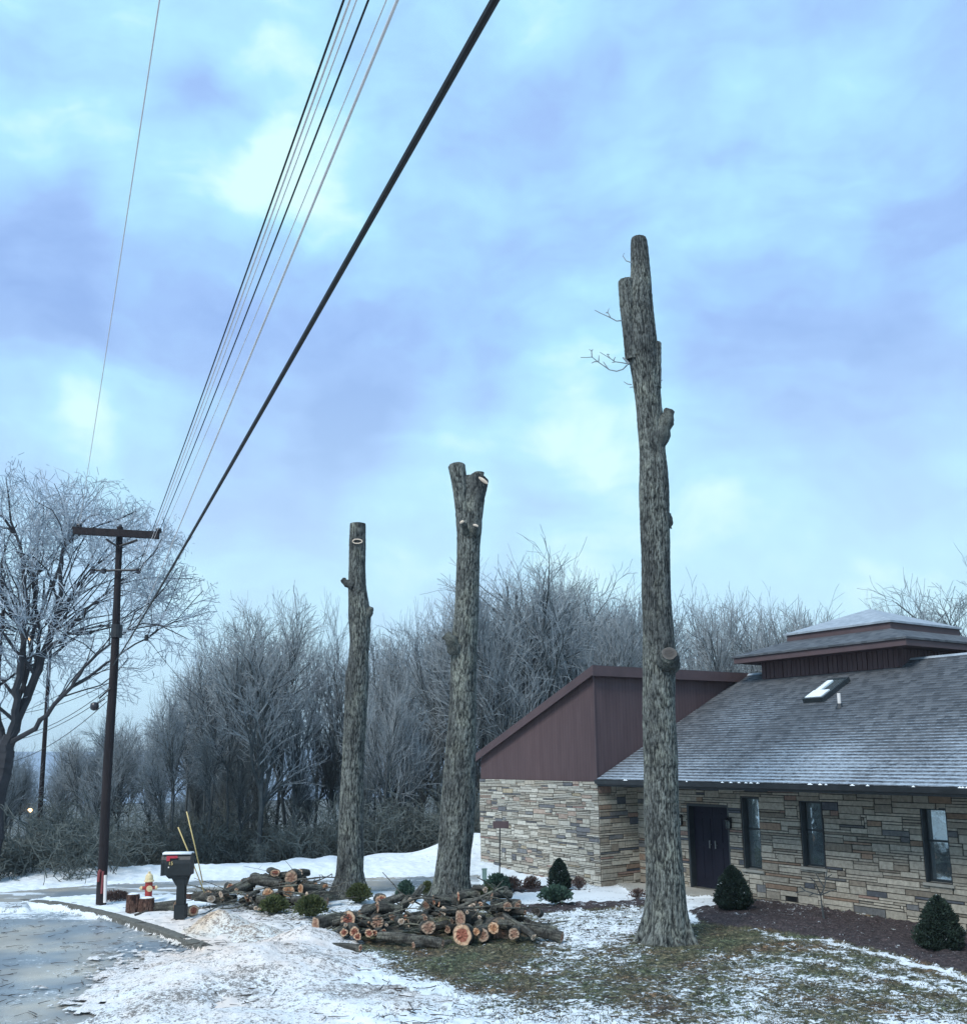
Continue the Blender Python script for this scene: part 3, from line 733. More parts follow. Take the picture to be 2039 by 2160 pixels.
# mono-pitch roof of the wing with fascia boards
mb = MB()
x0, x1 = -5.62, .06
z_at = lambda x: zl+(zt-zl)*(x+5.4)/5.4
mb.prism([(x0, -.10, z_at(x0)), (x1, -.10, z_at(x1)), (x1, -.10, z_at(x1)+.05), (x0, -.10, z_at(x0)+.05)], (0, 9.3, 0))
mb.build('wing_roof', M['roof_dark'], house)
mb = MB()
mb.prism([(x0, -.13, z_at(x0)-.19), (x1, -.13, z_at(x1)-.21), (x1, -.13, z_at(x1)+.03), (x0, -.13, z_at(x0)+.03)], (0, .032, 0))
mb.prism([(x1+.001, -.13, z_at(x1)-.23), (x1+.001, 9.2, z_at(x1)-.23), (x1+.001, 9.2, z_at(x1)+.035), (x1+.001, -.13, z_at(x1)+.035)], (.035, 0, 0))
mb.build('fascia', M['brown_paint'], house)
# main roof: every shingle course is a real step
EXPO = .126
def shingle_plane(name, x0, x1, y0, y1, zf, sgn, mat, parent, expo=EXPO, butt=.014):
    V = []; F = []
    n = int(round(abs(y1-y0)/expo)); seg = 60
    xs = np.linspace(x0, x1, seg+1)
    for k in range(n):
        ya, yb = y0+sgn*k*expo, y0+sgn*(k+1)*expo
        o = len(V)
        for x in xs:
            j = rs.uniform(-.006, .006)
            V += [(x, ya+j, zf(ya)), (x, ya+j, zf(ya)+butt), (x, yb+.004*sgn, zf(yb)+.001)]
        for i in range(seg):
            a = o+i*3; b = a+3
            q = [(a, b, b+1, a+1), (a+1, b+1, b+2, a+2)]
            F += q if sgn > 0 else [t[::-1] for t in q]
    mesh(name, V, np.array(F), mat, parent)
zf_front = lambda y: ZE+SL*(y+.02)
YE = -.02
shingle_plane('roof', -.03, XR, YE, ZR and YE+46*EXPO+.0, zf_front, 1, M['roof'], house)
ytop = YE+46*EXPO
mb = MB()
mb.prism([(-.03, YE+.01, ZE-.03), (XR, YE+.01, ZE-.03), (XR, ytop, zf_front(ytop)-.035), (-.03, ytop, zf_front(ytop)-.035)], (0, 0, -.12))
mb.prism([(-.03, ytop, zf_front(ytop)-.01), (XR, ytop, zf_front(ytop)-.01), (XR, 2*ytop+.1, ZE), (-.03, 2*ytop+.1, ZE)], (0, 0, -.12))
mb.build('roof_deck', M['gutter'], house)
mb = MB(); mb.prism([(-.03, ytop-.07, zf_front(ytop-.07)+.02), (-.03, ytop, zf_front(ytop)+.045), (-.03, ytop+.09, zf_front(ytop)+.0)], (XR, 0, 0)); mb.build('ridge_cap', M['roof_snow'], house)
# soffit, fascia board and gutter
mb = MB(); mb.box(-.02, XR, YE+.06, FY-.01, ZE-.075, ZE-.045); mb.build('soffit', M['dframe'], house)
mb = MB(); mb.box(-.02, XR, YE+.02, YE+.055, ZE-.17, ZE-.005)
mb.prism([(-.02, YE+.017, ZE-.02), (-.02, YE-.10, ZE-.01), (-.02, YE-.095, ZE-.035), (-.02, YE-.075, ZE-.11), (-.02, YE+.017, ZE-.12)], (XR, 0, 0))
gut = mb.build('gutter', M['gutter'], house)
mb = MB()
for k in range(30):
    x = rs.uniform(.3, XR); w = rs.uniform(.02, .06)
    mb.add(*(lambda c: ([(c[0]+w*math.cos(a)*rs.uniform(.7, 1.2), c[1]+.03*math.sin(a), c[2]) for a in np.linspace(0, 2*math.pi, 8, endpoint=False)]+[(c[0], c[1], c[2]+.03)], [(i, (i+1) % 8, 8) for i in range(8)]))((x, YE-.055, ZE-.012)))
mb.build('snow_clumps', M['snow'], house)
# windows
def window(o, nbars=1):
    a, b, c, d = o; y = FY+.13
    mb = MB(); t = .05
    mb.box(a, a+t, y, y+.05, c, d); mb.box(b-t, b, y, y+.05, c, d); mb.box(a+t, b-t, y, y+.05, c, c+t); mb.box(a+t, b-t, y, y+.05, d-t, d)
    zm = c+(d-c)*.55; mb.box(a+t, b-t, y+.006, y+.044, zm-.02, zm+.02)
    mb.box(a-.002, a+.018, FY-.01, y, c, d); mb.box(b-.018, b+.002, FY-.01, y, c, d); mb.box(a+.018, b-.018, FY-.01, y, d-.02, d+.002)
    w = mb.build('window', M['dframe'], house)
    mb = MB(); mb.box(a+t, b-t, y+.022, y+.028, c+t, d-t); mb.build('pane', M['glass'], w)
    mb = MB(); mb.hexa([(a-.05, FY-.06, c-.06), (b+.05, FY-.06, c-.06), (b+.05, y, c-.05), (a-.05, y, c-.05), (a-.05, FY-.06, c-.012), (b+.05, FY-.06, c-.012), (b+.05, y, c+.004), (a-.05, y, c+.004)])
    mb.build('sill', M['concrete'], w)
for o in WINS: window(o)
# double door
a, b, c, d = DOOR; y = FY+.16; mid = (a+b)/2
mb = MB(); mb.box(a-.002, a+.05, FY-.012, y+.05, c, d); mb.box(b-.05, b+.002, FY-.012, y+.05, c, d); mb.box(a+.05, b-.05, FY-.012, y+.05, d-.05, d+.002); mb.build('door_frame', M['dframe'], house)
for (p, q, hx) in ((a+.052, mid-.003, mid-.09), (mid+.003, b-.052, mid+.09)):
    mb = MB(); mb.box(p, q, y, y+.04, c+.01, d-.052)
    w = q-p
    for (z0, z1) in ((.22, .95), (1.08, 1.62), (1.75, d-.2-c)):
        for (u0, u1) in ((.12, .47), (.53, .88)): mb.box(p+w*u0, p+w*u1, y-.012, y-.001, c+z0, c+z1)
    dr = mb.build('door', M['door'], house)
    mb = MB(); mb.tube([(hx, y-.001, 1.08), (hx, y-.05, 1.08)], .012, 8); mb.tube([(hx, y-.05, 1.0), (hx, y-.05, 1.18)], .014, 8); mb.build('handle', M['grey_metal'], dr)
mb = MB(); mb.box(a-.1, b+.1, FY-.03, y, 0, .06); mb.build('threshold', M['concrete'], house)
# wall lanterns either side of the door
for lx in (a-.17, b+.06):
    z = hhit(1548, 1738, FY)[2]
    mb = MB(); mb.box(lx-.03, lx+.03, FY-.045, FY-.03, z-.10, z+.15); mb.tube([(lx, FY-.04, z+.12), (lx, FY-.12, z+.17), (lx, FY-.12, z+.13)], .01, 6)
    mb.lathe([(.005, z+.14), (.075, z+.09), (.07, z+.08)], 8, (lx, FY-.12)); mb.lathe([(.045, z-.12), (.06, z-.105), (.01, z-.104)], 8, (lx, FY-.12))
    for k in range(4):
        t = k*math.pi/2+.785; mb.tube([(lx+.055*math.cos(t), FY-.12+.055*math.sin(t), z-.11), (lx+.065*math.cos(t), FY-.12+.065*math.sin(t), z+.085)], .006, 4)
    ln = mb.build('wall_lantern', M['black'], house)
    mb = MB(); mb.lathe([(.045, z-.10), (.056, z+.075)], 8, (lx, FY-.12)); mb.build('lantern_glass', M['glass'], ln)
vx = vent_p[0]
mb = MB()
for k in range(5): mb.hexa([(vx-.12, FY-.01, .075+k*.018), (vx+.12, FY-.01, .075+k*.018), (vx+.12, FY+.03, .085+k*.018), (vx-.12, FY+.03, .085+k*.018), (vx-.12, FY-.01, .079+k*.018), (vx+.12, FY-.01, .079+k*.018), (vx+.12, FY+.03, .089+k*.018), (vx-.12, FY+.03, .089+k*.018)])
mb.box(vx-.14, vx+.14, FY+.04, FY+.05, .06, .17)
mb.build('crawl_vent', M['black'], house)
# hit on the front roof plane
def rhit(px, py):
    r = ray(px, py); nrm = (-SL*HY+np.array([0, 0, 1.0])); p0 = A0+np.array([0, 0, zf_front(0)])
    t = ((p0-CP)@nrm)/(r@nrm); return hloc(CP+r*t)
# skylight
q = [rhit(1702, 1476), rhit(1737, 1474), rhit(1785, 1445), rhit(1752, 1449)]
cx = np.mean([p[0] for p in q]); cy = np.mean([p[1] for p in q])
def on_roof(x, y, h): # offset h normal to roof
    L_ = math.hypot(1, SL); return (x, y-SL*h/L_, zf_front(y)+h/L_)
def slab(mb, x0, x1, y0, y1, h0, h1):
    mb.hexa([on_roof(x0,y0,h0), on_roof(x1,y0,h0), on_roof(x1,y1,h0), on_roof(x0,y1,h0), on_roof(x0,y0,h1), on_roof(x1,y0,h1), on_roof(x1,y1,h1), on_roof(x0,y1,h1)])
sx0, sx1 = cx-.30, cx+.30; sy0, sy1 = cy-.55, cy+.55
mb = MB()
slab(mb, sx0, sx1, sy0, sy0+.06, 0, .13); slab(mb, sx0, sx1, sy1-.06, sy1, 0, .13); slab(mb, sx0, sx0+.06, sy0+.06, sy1-.06, 0, .13); slab(mb, sx1-.06, sx1, sy0+.06, sy1-.06, 0, .13)
sk = mb.build('skylight', M['dframe'], house)
mb = MB(); slab(mb, sx0+.06, sx1-.06, sy0+.06, sy1-.06, .09, .105); mb.build('skylight_pane', M['glass'], sk)
mb = MB(); slab(mb, sx0+.05, sx1-.09, sy0+.05, sy0+.42, .106, .145); slab(mb, sx0+.02, sx0+.2, sy0+.421, sy1-.1, .106, .13); mb.build('snow_patch', M['snow'], sk)
p = rhit(1770, 1492)
mb = MB(); mb.tube([(p[0], p[1], p[2]-.02), (p[0], p[1], p[2]+.33)], .04, 12); vp_ = mb.build('vent_pipe', M['white'], house, smooth=False)
mb = MB(); mb.lathe([(.10, p[2]-.03), (.06, p[2]+.06), (.046, p[2]+.09)], 12, (p[0], p[1])); mb.build('pipe_boot', M['gutter'], vp_)
# cupola sitting at the ridge
cyf = ytop-.42                                   # its front wall
kl = hhit(1607, 1425, cyf)[0]; kr = hhit(1898, 1402, cyf)[0]; KW = kr-kl
el = hhit(1568, 1388, cyf-.55); er = hhit(1908, 1349, cyf-.55)
zc = (el[2]+er[2])/2
print('cupola', kl, kr, el, er, 'door', DOOR, 'wins', WINS, 'skylight', cx, cy)
cup = MB()
z0c = zf_front(cyf)-.15
cup.box(kl, kr, cyf, cyf+KW, z0c, zc-.02); cupo = cup.build('cupola', M['brown_paint'], house)
mb = MB(); x = kl+.02; k = 0
while x < kr-.02:
    w_ = .145; k += 1
    mb.box(x, min(x+w_-.02, kr), cyf-.02-.012*(k % 2), cyf-.001, zf_front(cyf)+.02, zc-.03); x += w_
y = cyf+.02
while y < cyf+KW-.1: mb.box(kr+.001, kr+.022, y, y+.125, z0c, zc-.03); y += .145
mb.build('cupola_boards', M['siding'], cupo)
ov = .55
def pyramid(name, cx, cy, hw, z, h, th, mat, parent, top=0.0, snow=None):
    """hipped tier: square eave of half width hw at z, rising h towards the centre, cut at half-width top"""
    E = [(cx-hw, cy-hw), (cx+hw, cy-hw), (cx+hw, cy+hw), (cx-hw, cy+hw)]
    V = [(a, b, z-th) for a, b in E]+[(a, b, z) for a, b in E]+[(cx+(a-cx)/hw*max(top, .001), cy+(b-cy)/hw*max(top, .001), z+h) for a, b in E]
    F = [(0, 3, 2, 1)]+[(i, (i+1) % 4, 4+(i+1) % 4, 4+i) for i in range(4)]+[(4+i, 4+(i+1) % 4, 8+(i+1) % 4, 8+i) for i in range(4)]+[(8, 9, 10, 11)]
    MBB = MB(); MBB.add(V, F); return MBB.build(name, mat, parent)
ccx, ccy = (kl+kr)/2, cyf+KW/2; hw = KW/2+ov
pyramid('cupola_fascia', ccx, ccy, hw-.02, zc+.02, .02, .15, M['brown_paint'], cupo, top=hw-.3)
tw = hw*.60; th_ = .42
pyramid('cupola_roof', ccx, ccy, hw+.02, zc+.075, th_, .05, M['roof_dark'], cupo, top=tw-.12)
pyramid('cupola_cap_fascia', ccx, ccy, tw, zc+.075+th_+.12, .01, .16, M['brown_paint'], cupo, top=tw*.8)
pyramid('cupola_cap', ccx, ccy, tw+.05, zc+.075+th_+.17, .62, .05, M['roof_snow'], cupo)
# ------------------------------------------------------------------ the three topped trunks
def bark_tube(prof, nt=160, dz=.026, amp=.014, k=34, seed=0, flare=0.0, zs=7.0, top_tilt=(0, 0)):
    """prof: rows (x, y, z, r) bottom to top -> V, F, crev, top ring indices"""
    P = np.array(prof, float); z = P[:, 2]
    s = np.concatenate([[0], np.cumsum(np.linalg.norm(np.diff(P[:, :3], axis=0), axis=1))])
    nz = max(6, int(s[-1]/dz)); t = np.linspace(0, s[-1], nz)
    sm = lambda c: np.interp(t, s, P[:, c])
    cx, cy, cz, r = sm(0), sm(1), sm(2), sm(3)
    if nz > 30:
        kr_ = np.ones(9)/9
        for a in (cx, cy, r): a[4:-4] = np.convolve(a, kr_, 'valid')
    th = np.linspace(0, 2*math.pi, nt, endpoint=False)
    T, TH = np.meshgrid(t, th, indexing='ij'); R = r[:, None]+0*TH
    ux, uy = np.cos(TH), np.sin(TH); rb = np.mean(r)
    sw = .10*(vnoise(T*1.2, TH*0+seed, 0)-.5)
    n = fbm(ux*rb*k+seed, uy*rb*k, T*k/zs+.6*fbm(ux*2, uy*2, T*2, 2), 3)
    c = 1-sstep(.02, .11, np.abs(n-.5))
    c2 = 1-sstep(.02, .12, np.abs(vnoise(ux*rb*k*1.5+9, uy*rb*k*1.9, T*k/4+seed)-.5))
    big = fbm(ux*1.2+seed, uy*1.2, T*.9, 3)-.5
    R = R*(1+.10*big)-amp*c-.35*amp*c2+amp*.6*(vnoise(ux*rb*60, uy*rb*60, T*30)-.5)
    if flare:
        root = np.clip(1-T/.9, 0, 1)**2
        R = R+flare*root*(.35+.65*np.maximum(0, np.cos(TH*5+seed+sw*6))**1.5)
    X = cx[:, None]+R*ux; Y_ = cy[:, None]+R*uy; Z = cz[:, None]+0*TH
    # axis direction tilt of the top ring
    e = sstep(s[-1]-r[-1]*1.3, s[-1], T)
    Z = Z+e*(top_tilt[0]*ux*R+top_tilt[1]*uy*R)
    V = np.stack([X, Y_, Z], -1).reshape(-1, 3)
    ii = np.arange(nz*nt).reshape(nz, nt); jj = np.roll(ii, -1, 1)
    F = np.stack([ii[:-1], jj[:-1], jj[1:], ii[1:]], -1).reshape(-1, 4)
    return V, F, np.clip(c*.8+c2*.35, 0, 1).reshape(-1), ii[-1]
def disc_from_ring(ring, c, inset=.0, dome=.0, n_r=5):
    ring = np.asarray(ring); n = len(ring); V = [c+np.array([0, 0, dome])]; A = [0]; F = []
    for k in range(1, n_r+1):
        f = k/n_r; V += list(c+(ring-c)*f+np.array([0, 0, dome*(1-f*f)])); A += [f]*n
    F3 = [(0, 1+j, 1+(j+1) % n) for j in range(n)]
    F4 = [(1+(k-1)*n+j, 1+k*n+j, 1+k*n+(j+1) % n, 1+(k-1)*n+(j+1) % n) for k in range(1, n_r) for j in range(n)]
    return np.array(V), F3+F4, A
def px_prof(rows, Y, zmax=None):
    out = []
    for (py, xl, xr) in rows:
        a, b = at(xl, py, Y), at(xr, py, Y); c = (a+b)/2
        out.append((c[0], Y, c[2], np.linalg.norm(b-a)/2))
    out.sort(key=lambda q: q[2]); return out
def stump_trunk(label, Y, main, leaders, knobs, seed, flare, base):
    root = empty('topped_trunk', (0, 0, 0), label=label, cat='tree trunk', group='topped tree trunks left standing')
    pr = px_prof(main, Y)
    pr[0] = (pr[0][0], pr[0][1], gz(pr[0][0], Y)-.12, pr[0][3])
    parts = [bark_tube(pr, seed=seed, flare=flare)]
    for rows, tilt, dy in leaders:
        q = px_prof(rows, Y+dy); parts.append(bark_tube(q, nt=72, seed=seed+len(parts), top_tilt=tilt))
    V = []; F = []; A = []; n = 0; rings = []
    for v, f, a, rg in parts:
        V.append(v); F.append(f+n); A.append(a); rings.append(v[rg]); n += len(v)
    for pts, r in knobs:
        P = [np.array((*at(a, b, Y+c)[:3],)) for a, b, c in pts]
        m = MB(); rr = np.interp(np.linspace(0, 1, 9), np.linspace(0, 1, len(r)), r); ps = [np.array([np.interp(u, np.linspace(0, 1, len(P)), [p[i] for p in P]) for i in range(3)]) for u in np.linspace(0, 1, 9)]
        m.tube(ps, [x*(1+.12*math.sin(i*2.1+seed)) for i, x in enumerate(rr)], 18, False)
        v = np.vstack(m.v); v += (.03*(np.stack([vnoise(v[:, 0]*22, v[:, 1]*22, v[:, 2]*9+i) for i in range(3)], -1)-.5))
        V.append(v); F.append(np.array(m.f)+n); A.append(.25+.6*vnoise(v[:, 0]*30, v[:, 1]*30, v[:, 2]*9)); rings.append((v[-18:],)); n += len(v)
    mesh('trunk', np.vstack(V), np.vstack(F), M['bark'], root, smooth=True, attrs={'crev': np.concatenate(A)})
    for rg in rings:
        small = isinstance(rg, tuple); rg = rg[0] if small else rg
        v, f, a = disc_from_ring(rg, rg.mean(0), dome=0 if small else .015); mesh('cut_face', v, f, M['cut_dark'], root, attrs={'rad': a})
    return root
YA, YB, YC = gnd(738, 1890)[1], gnd(942, 1922)[1], gnd(1405, 1985)[1]
print('trunk depths', YA, YB, YC)
TA = stump_trunk('shortest topped trunk, straight with two small knobs, behind the left woodpile', YA,
    [(1893,702,771),(1875,706,769),(1850,709,767),(1800,712,768),(1750,714,767),(1700,716,766),(1600,722,768),(1500,726,774),(1430,728,779),(1400,734,777),(1350,738,780),(1300,735,783),(1285,735,781),(1240,734,773),(1200,735,771),(1140,736,771),(1105,738,771)],
    [], [([(745,1236,-.1),(728,1228,-.12),(721,1222,-.12)], [.14,.08,.06]), ([(768,1306,-.05),(779,1290,-.1),(783,1280,-.1)], [.14,.10,.06])], 1, .30, None)
TB = stump_trunk('middle topped trunk forking into two cut stubs at its top', YB,
    [(1925,900,988),(1910,904,986),(1880,909,992),(1850,914,991),(1800,922,993),(1750,926,1000),(1700,930,1002),(1600,938,1003),(1500,947,1005),(1400,951,1005),(1360,951,1006),(1300,957,1009),(1200,962,1011),(1150,963,1012),(1110,963,1017),(1085,965,1015)],
    [([(1120,963,990),(1090,961,992),(1050,957,990),(1010,950,985),(984,945,981)], (.1, -.25), 0),
     ([(1130,985,1013),(1090,985,1018),(1050,988,1023),(1025,990,1029),(1010,992,1031)], (-.35, -.3), -.05),
     ([(1120,968,1012),(1060,966,1014),(1025,970,1012),(1006,974,1010)], (0, 0), .10), ([(1060,990,1014),(1030,994,1018),(997,998,1021)], (0, 0), .22)],
    [([(962,1375,-.15),(952,1352,-.25),(940,1338,-.25)], [.17,.14,.10]), ([(983,1125,-.2),(979,1108,-.38),(975,1102,-.42)], [.09,.06,.05]), ([(998,1130,-.2),(1001,1114,-.38),(1003,1108,-.42)], [.09,.06,.045])], 5, .36, None)
TC = stump_trunk('tallest topped trunk with stepped cut tops and a few live sprouts near the house door', YC,
    [(1990,1352,1458),(1970,1354,1454),(1950,1356,1450),(1880,1361,1444),(1800,1360,1437),(1700,1357,1431),(1600,1357,1428),(1500,1354,1423),(1450,1355,1423),(1400,1355,1424),(1375,1355,1424),(1320,1355,1419),(1250,1353,1414),(1150,1352,1413),(1040,1347,1411),(1000,1348,1408),(950,1348,1402),(905,1344,1400),(850,1340,1394),(780,1330,1390),(720,1320,1385),(640,1318,1376),(580,1330,1372),(515,1329,1366),(503,1331,1362)],
    [([(760,1318,1352),(700,1313,1348),(640,1306,1342),(593,1303,1334)], (.1, -.1), -.06),
     ([(820,1358,1394),(780,1363,1394),(740,1368,1394),(724,1372,1394)], (0, -.1), -.05)],
    [([(1380,950,-.05),(1392,915,-.08),(1404,888,-.1),(1410,866,-.1)], [.17,.19,.15,.10]), ([(1405,1400,-.15),(1410,1384,-.42),(1411,1378,-.50)], [.24,.17,.12]), ([(1404,1112,.0),(1409,1096,-.02),(1411,1082,0)], [.10,.085,.03])], 9, .22, None)
# sprouts of the tall trunk
def sprout(pts, Y, r0, par):
    mb = MB()
    for line in pts:
        P = [at(a, b, Y+.02*i) for i, (a, b) in enumerate(line)]
        mb.tube(P, list(np.linspace(r0, r0*.5, len(P))), 5)
    mb.build('sprout', M['twig'], par)
sprout([[(1332,554),(1320,550),(1313,540),(1316,534)]], YC-.1, .013, TC)
sprout([[(1312,676),(1300,677),(1283,668),(1265,660),(1254,654)], [(1286,668),(1281,658),(1284,651)], [(1281,659),(1277,660)]], YC-.1, .014, TC)
sprout([[(1326,768),(1312,765),(1297,763),(1285,755),(1265,743)], [(1297,763),(1290,765)], [(1293,761),(1297,753)], [(1285,755),(1280,747),(1285,748)]], YC-.15, .013, TC)
sprout([[(1322,770),(1313,779),(1300,783),(1285,780),(1262,764),(1248,753),(1238,754),(1224,754)], [(1262,764),(1263,750)], [(1262,762),(1253,763),(1247,766)], [(1248,753),(1247,740),(1242,737)], [(1247,740),(1250,737)], [(1282,778),(1272,763)]], YC-.1, .014, TC)
sprout([[(1326,768),(1320,760),(1313,754)]], YC-.12, .03, TC)
sprout([[(1332,811),(1323,810),(1315,805)], [(1334,816),(1327,817)]], YC-.1, .013, TC)
sprout([[(1390,806),(1397,801)]], YC-.1, .012, TC)
# pale wound rings and slanted pale cuts
def ring_scar(px, py, rx, ry, Y, par, wr=.018, name='wound_ring', mat='cut_pale'):
    mb = MB(); pts = []
    for k in range(21):
        t = 2*math.pi*k/20; pts.append(at(px+rx*math.cos(t)*(1+.12*math.cos(t)), py+ry*math.sin(t), Y))
    mb.tube(pts, wr, 6, False); o = mb.build(name, M[mat], par, smooth=True, attrs={'rad': [.8]*sum(len(v) for v in mb.v)}); return o
ring_scar(753, 1142, 10, 4.5, YA-.235, TA, .016)
ring_scar(1411, 1378, 10, 11, YC-.42, TC, .012)
def pale_cut(px, py, rx, ry, Y, par, tilt=0):
    V = [at(px, py, Y-.02)]; 
    for k in range(16):
        t = 2*math.pi*k/16; x, y = rx*math.cos(t), ry*math.sin(t)
        V.append(at(px+x*math.cos(tilt)-y*math.sin(tilt), py+x*math.sin(tilt)+y*math.cos(tilt), Y))
    V2 = [v+np.array([0, .05, 0]) for v in V[1:]]
    mesh('cut_face', V+V2, [(0, 1+i, 1+(i+1) % 16) for i in range(16)]+[(1+i, 17+i, 17+(i+1) % 16, 1+(i+1) % 16) for i in range(16)], M['cut_pale'], par, attrs={'rad': [.8]*33})
pale_cut(1019, 1013, 12, 3.5, YB-.27, TB, .62); pale_cut(974, 1101, 5, 3, YB-.46, TB, -.5); pale_cut(1003, 1108, 6, 2.5, YB-.46, TB, .3)

# ------------------------------------------------------------------ pole with wires
YP = gnd(215, 1907)[1]
def P_(px, py, dy=0): return at(px, py, YP+dy)
pole = empty('utility_pole', gp(215, 1906), label='tall dark wooden utility pole with crossarm beside the street', cat='utility pole')
def rel(mb, name, mat, par=pole, smooth=False, **kw):
    o = mb.build(name, mat, par, smooth, **kw); o.location = -Vector(pole.location) if par == pole else (0, 0, 0); return o
pr = px_prof([(1910,203,224),(1880,204,225),(1800,209,229),(1700,213.5,232.5),(1600,219,238),(1500,226,244.5),(1400,233,250),(1340,236,252.5),(1200,243,256.5),(1112,247,260)], YP)
v, f, a, rg = bark_tube(pr, nt=40, dz=.06, amp=.005, k=30, zs=20, seed=2)
o = mesh('pole', v, f, M['pole'], pole, smooth=True); o.location = -pole.location
vt, ft, at_ = disc_from_ring(v[rg], v[rg].mean(0), dome=.03, n_r=2); o = mesh('pole_cap', vt, ft, M['pole'], pole); o.location = -pole.location
mb = MB(); c0, c1 = P_(163, 1123), P_(341, 1133); w = np.array([0, .06, 0]); h = np.array([0, 0, .085])
for yy in (-.19,): 
    q = np.array([0, yy, 0]); mb.hexa([c0-w-h+q, c1-w-h+q, c1+w-h+q, c0+w-h+q, c0-w+h+q, c1-w+h+q, c1+w+h+q, c0+w+h+q])
rel(mb, 'crossarm', M['pole'])
for a_, b_ in ((224, 1137), (290, 1139)):
    mb = MB(); mb.tube([P_(a_, b_, -.20), P_(250+(3 if a_ > 250 else -3), 1152, -.16)], .028, 6); rel(mb, 'brace', M['black'])
def insulator(px, py, dy=-.19, s=1.0):
    mb = MB(); p = P_(px, py, dy)-np.array([0, 0, .02])
    mb.tube([p-[0, 0, .06], p+[0, 0, .05]], .012*s, 6); mb.lathe([(.02*s, p[2]+.02), (.05*s, p[2]+.03), (.055*s, p[2]+.06), (.035*s, p[2]+.07), (.05*s, p[2]+.085), (.045*s, p[2]+.12), (.02*s, p[2]+.14)], 10, (p[0], p[1]))
    rel(mb, 'insulator', M['glass_ins'])
insulator(167, 1114, s=1.5); insulator(335, 1124, s=1.5); insulator(254, 1116, -.0, .9)
mb = MB(); mb.tube([P_(193, 1202, -.18), P_(218, 1204, -.18), P_(245, 1203, -.18)], .028, 6); mb.tube([P_(245, 1203, -.18), P_(275, 1203, -.18), P_(298, 1202, -.18)], .028, 6); rel(mb, 'spreader_bar', M['black'])
for x in (196, 219, 292):
    mb = MB(); p = P_(x, 1204, -.19); mb.lathe([(.03, p[2]-.07), (.07, p[2]-.04), (.045, p[2]), (.07, p[2]+.04), (.03, p[2]+.07)], 8, (p[0], p[1])); rel(mb, 'spool', M['glass_ins'])
mb = MB(); p = P_(246, 1330); mb.tube([P_(246, 1345), P_(247, 1318)], [.13, .125], 14); rel(mb, 'clamp_band', M['black'])
mb = MB(); mb.tube([P_(233, 1452, -.1), P_(222, 1462, -.15), P_(210, 1473, -.1)], .02, 6); rel(mb, 'bracket', M['black'])
mb = MB(); c = P_(200, 1490); mb.lathe([(.03, c[2]-.10), (.09, c[2]-.07), (.10, c[2]), (.09, c[2]+.07), (.03, c[2]+.1)], 14, (c[0], c[1])); mb.tube([P_(206, 1484), P_(222, 1474)], .015, 6); rel(mb, 'splice_case', M['glass_ins'], smooth=True)
mb = MB(); mb.tube([P_(221.5, 1904, -.17), P_(223, 1846, -.17)], .035, 10); rel(mb, 'cable_guard', M['white'])
mb = MB(); mb.tube([P_(208, 1860, -.115), P_(210, 1840, -.12), P_(213, 1835, -.12)], .035, 6); mb.tube([P_(215, 1885, -.128), P_(218, 1838, -.128)], .03, 6); rel(mb, 'painted_patch', M['pink'])
def wire(p1, top, r, mat, label, h2=None, ext=14, sag=.25, cat='power line', group='overhead wires from the utility pole', children=None):
    """from the pole point to the point where the wire leaves the top of the picture, nearly level; it runs on past the camera"""
    p1 = np.array(p1); d = ray(*top); p2 = CP+d*((h2 or (p1[2]-EYE)*.96)/d[2])
    L = np.linalg.norm(p2-p1); uu = (p2-p1)/L; pts = []
    for k in range(0, 40):
        s = (L+ext)*k/39; x = s/L
        z = -sag*4*x*(1-x)*.25 if x <= 1 else sag*(x-1)*1.0
        q = p1+uu*s+np.array([0, 0, z]); pts.append(q)
    mb = MB(); mb.tube(pts, r, 7)
    o = mb.build('overhead_wire', M[mat], None, smooth=True, label=label, cat=cat, group=group)
    for (ang, off, rr, nm, mt) in (children or []):
        m2 = MB(); q = []
        for i, p in enumerate(pts):
            tt = ang; q.append(p+off*np.array([math.cos(tt), .3*math.cos(tt), math.sin(tt)]))
        m2.tube(q, rr, 6); m2.build(nm, M[mt], o, smooth=True)
    return o
wire(P_(240, 1402, -.15), (1043, 0), .0135, 'wire', 'thick black bundled cable, widest of the overhead lines, sloping down to the pole', cat='cable',
     children=[(1.3, .019, .006, 'messenger_strand', 'wire'), (-2.0, .032, .008, 'service_cable', 'wire')])
wire(P_(167, 1112, -.19), (337, 0), .0055, 'alu', 'lone thin grey wire running to the left end of the crossarm')
for (a_, b_, tx, rr, mt, lb) in ((290,1203,725,.008,'wire','dark wire, left edge of the middle bundle of overhead lines'), (294,1204,738,.007,'alu','grey wire, second from the left in the middle bundle'),
        (299,1203,752,.005,'alu','thin grey wire between the dark wires of the middle bundle'), (336,1122,777,.009,'wire','dark wire ending at the right insulator of the crossarm'),
        (341,1131,815,.0055,'alu','thin grey wire just right of the middle bundle'), (254,1398,838,.0055,'alu','pale grey wire nearest the thick cable, ending low on the pole')):
    wire(P_(a_, b_, -.19), (tx, 0), rr*.9, mt, lb)
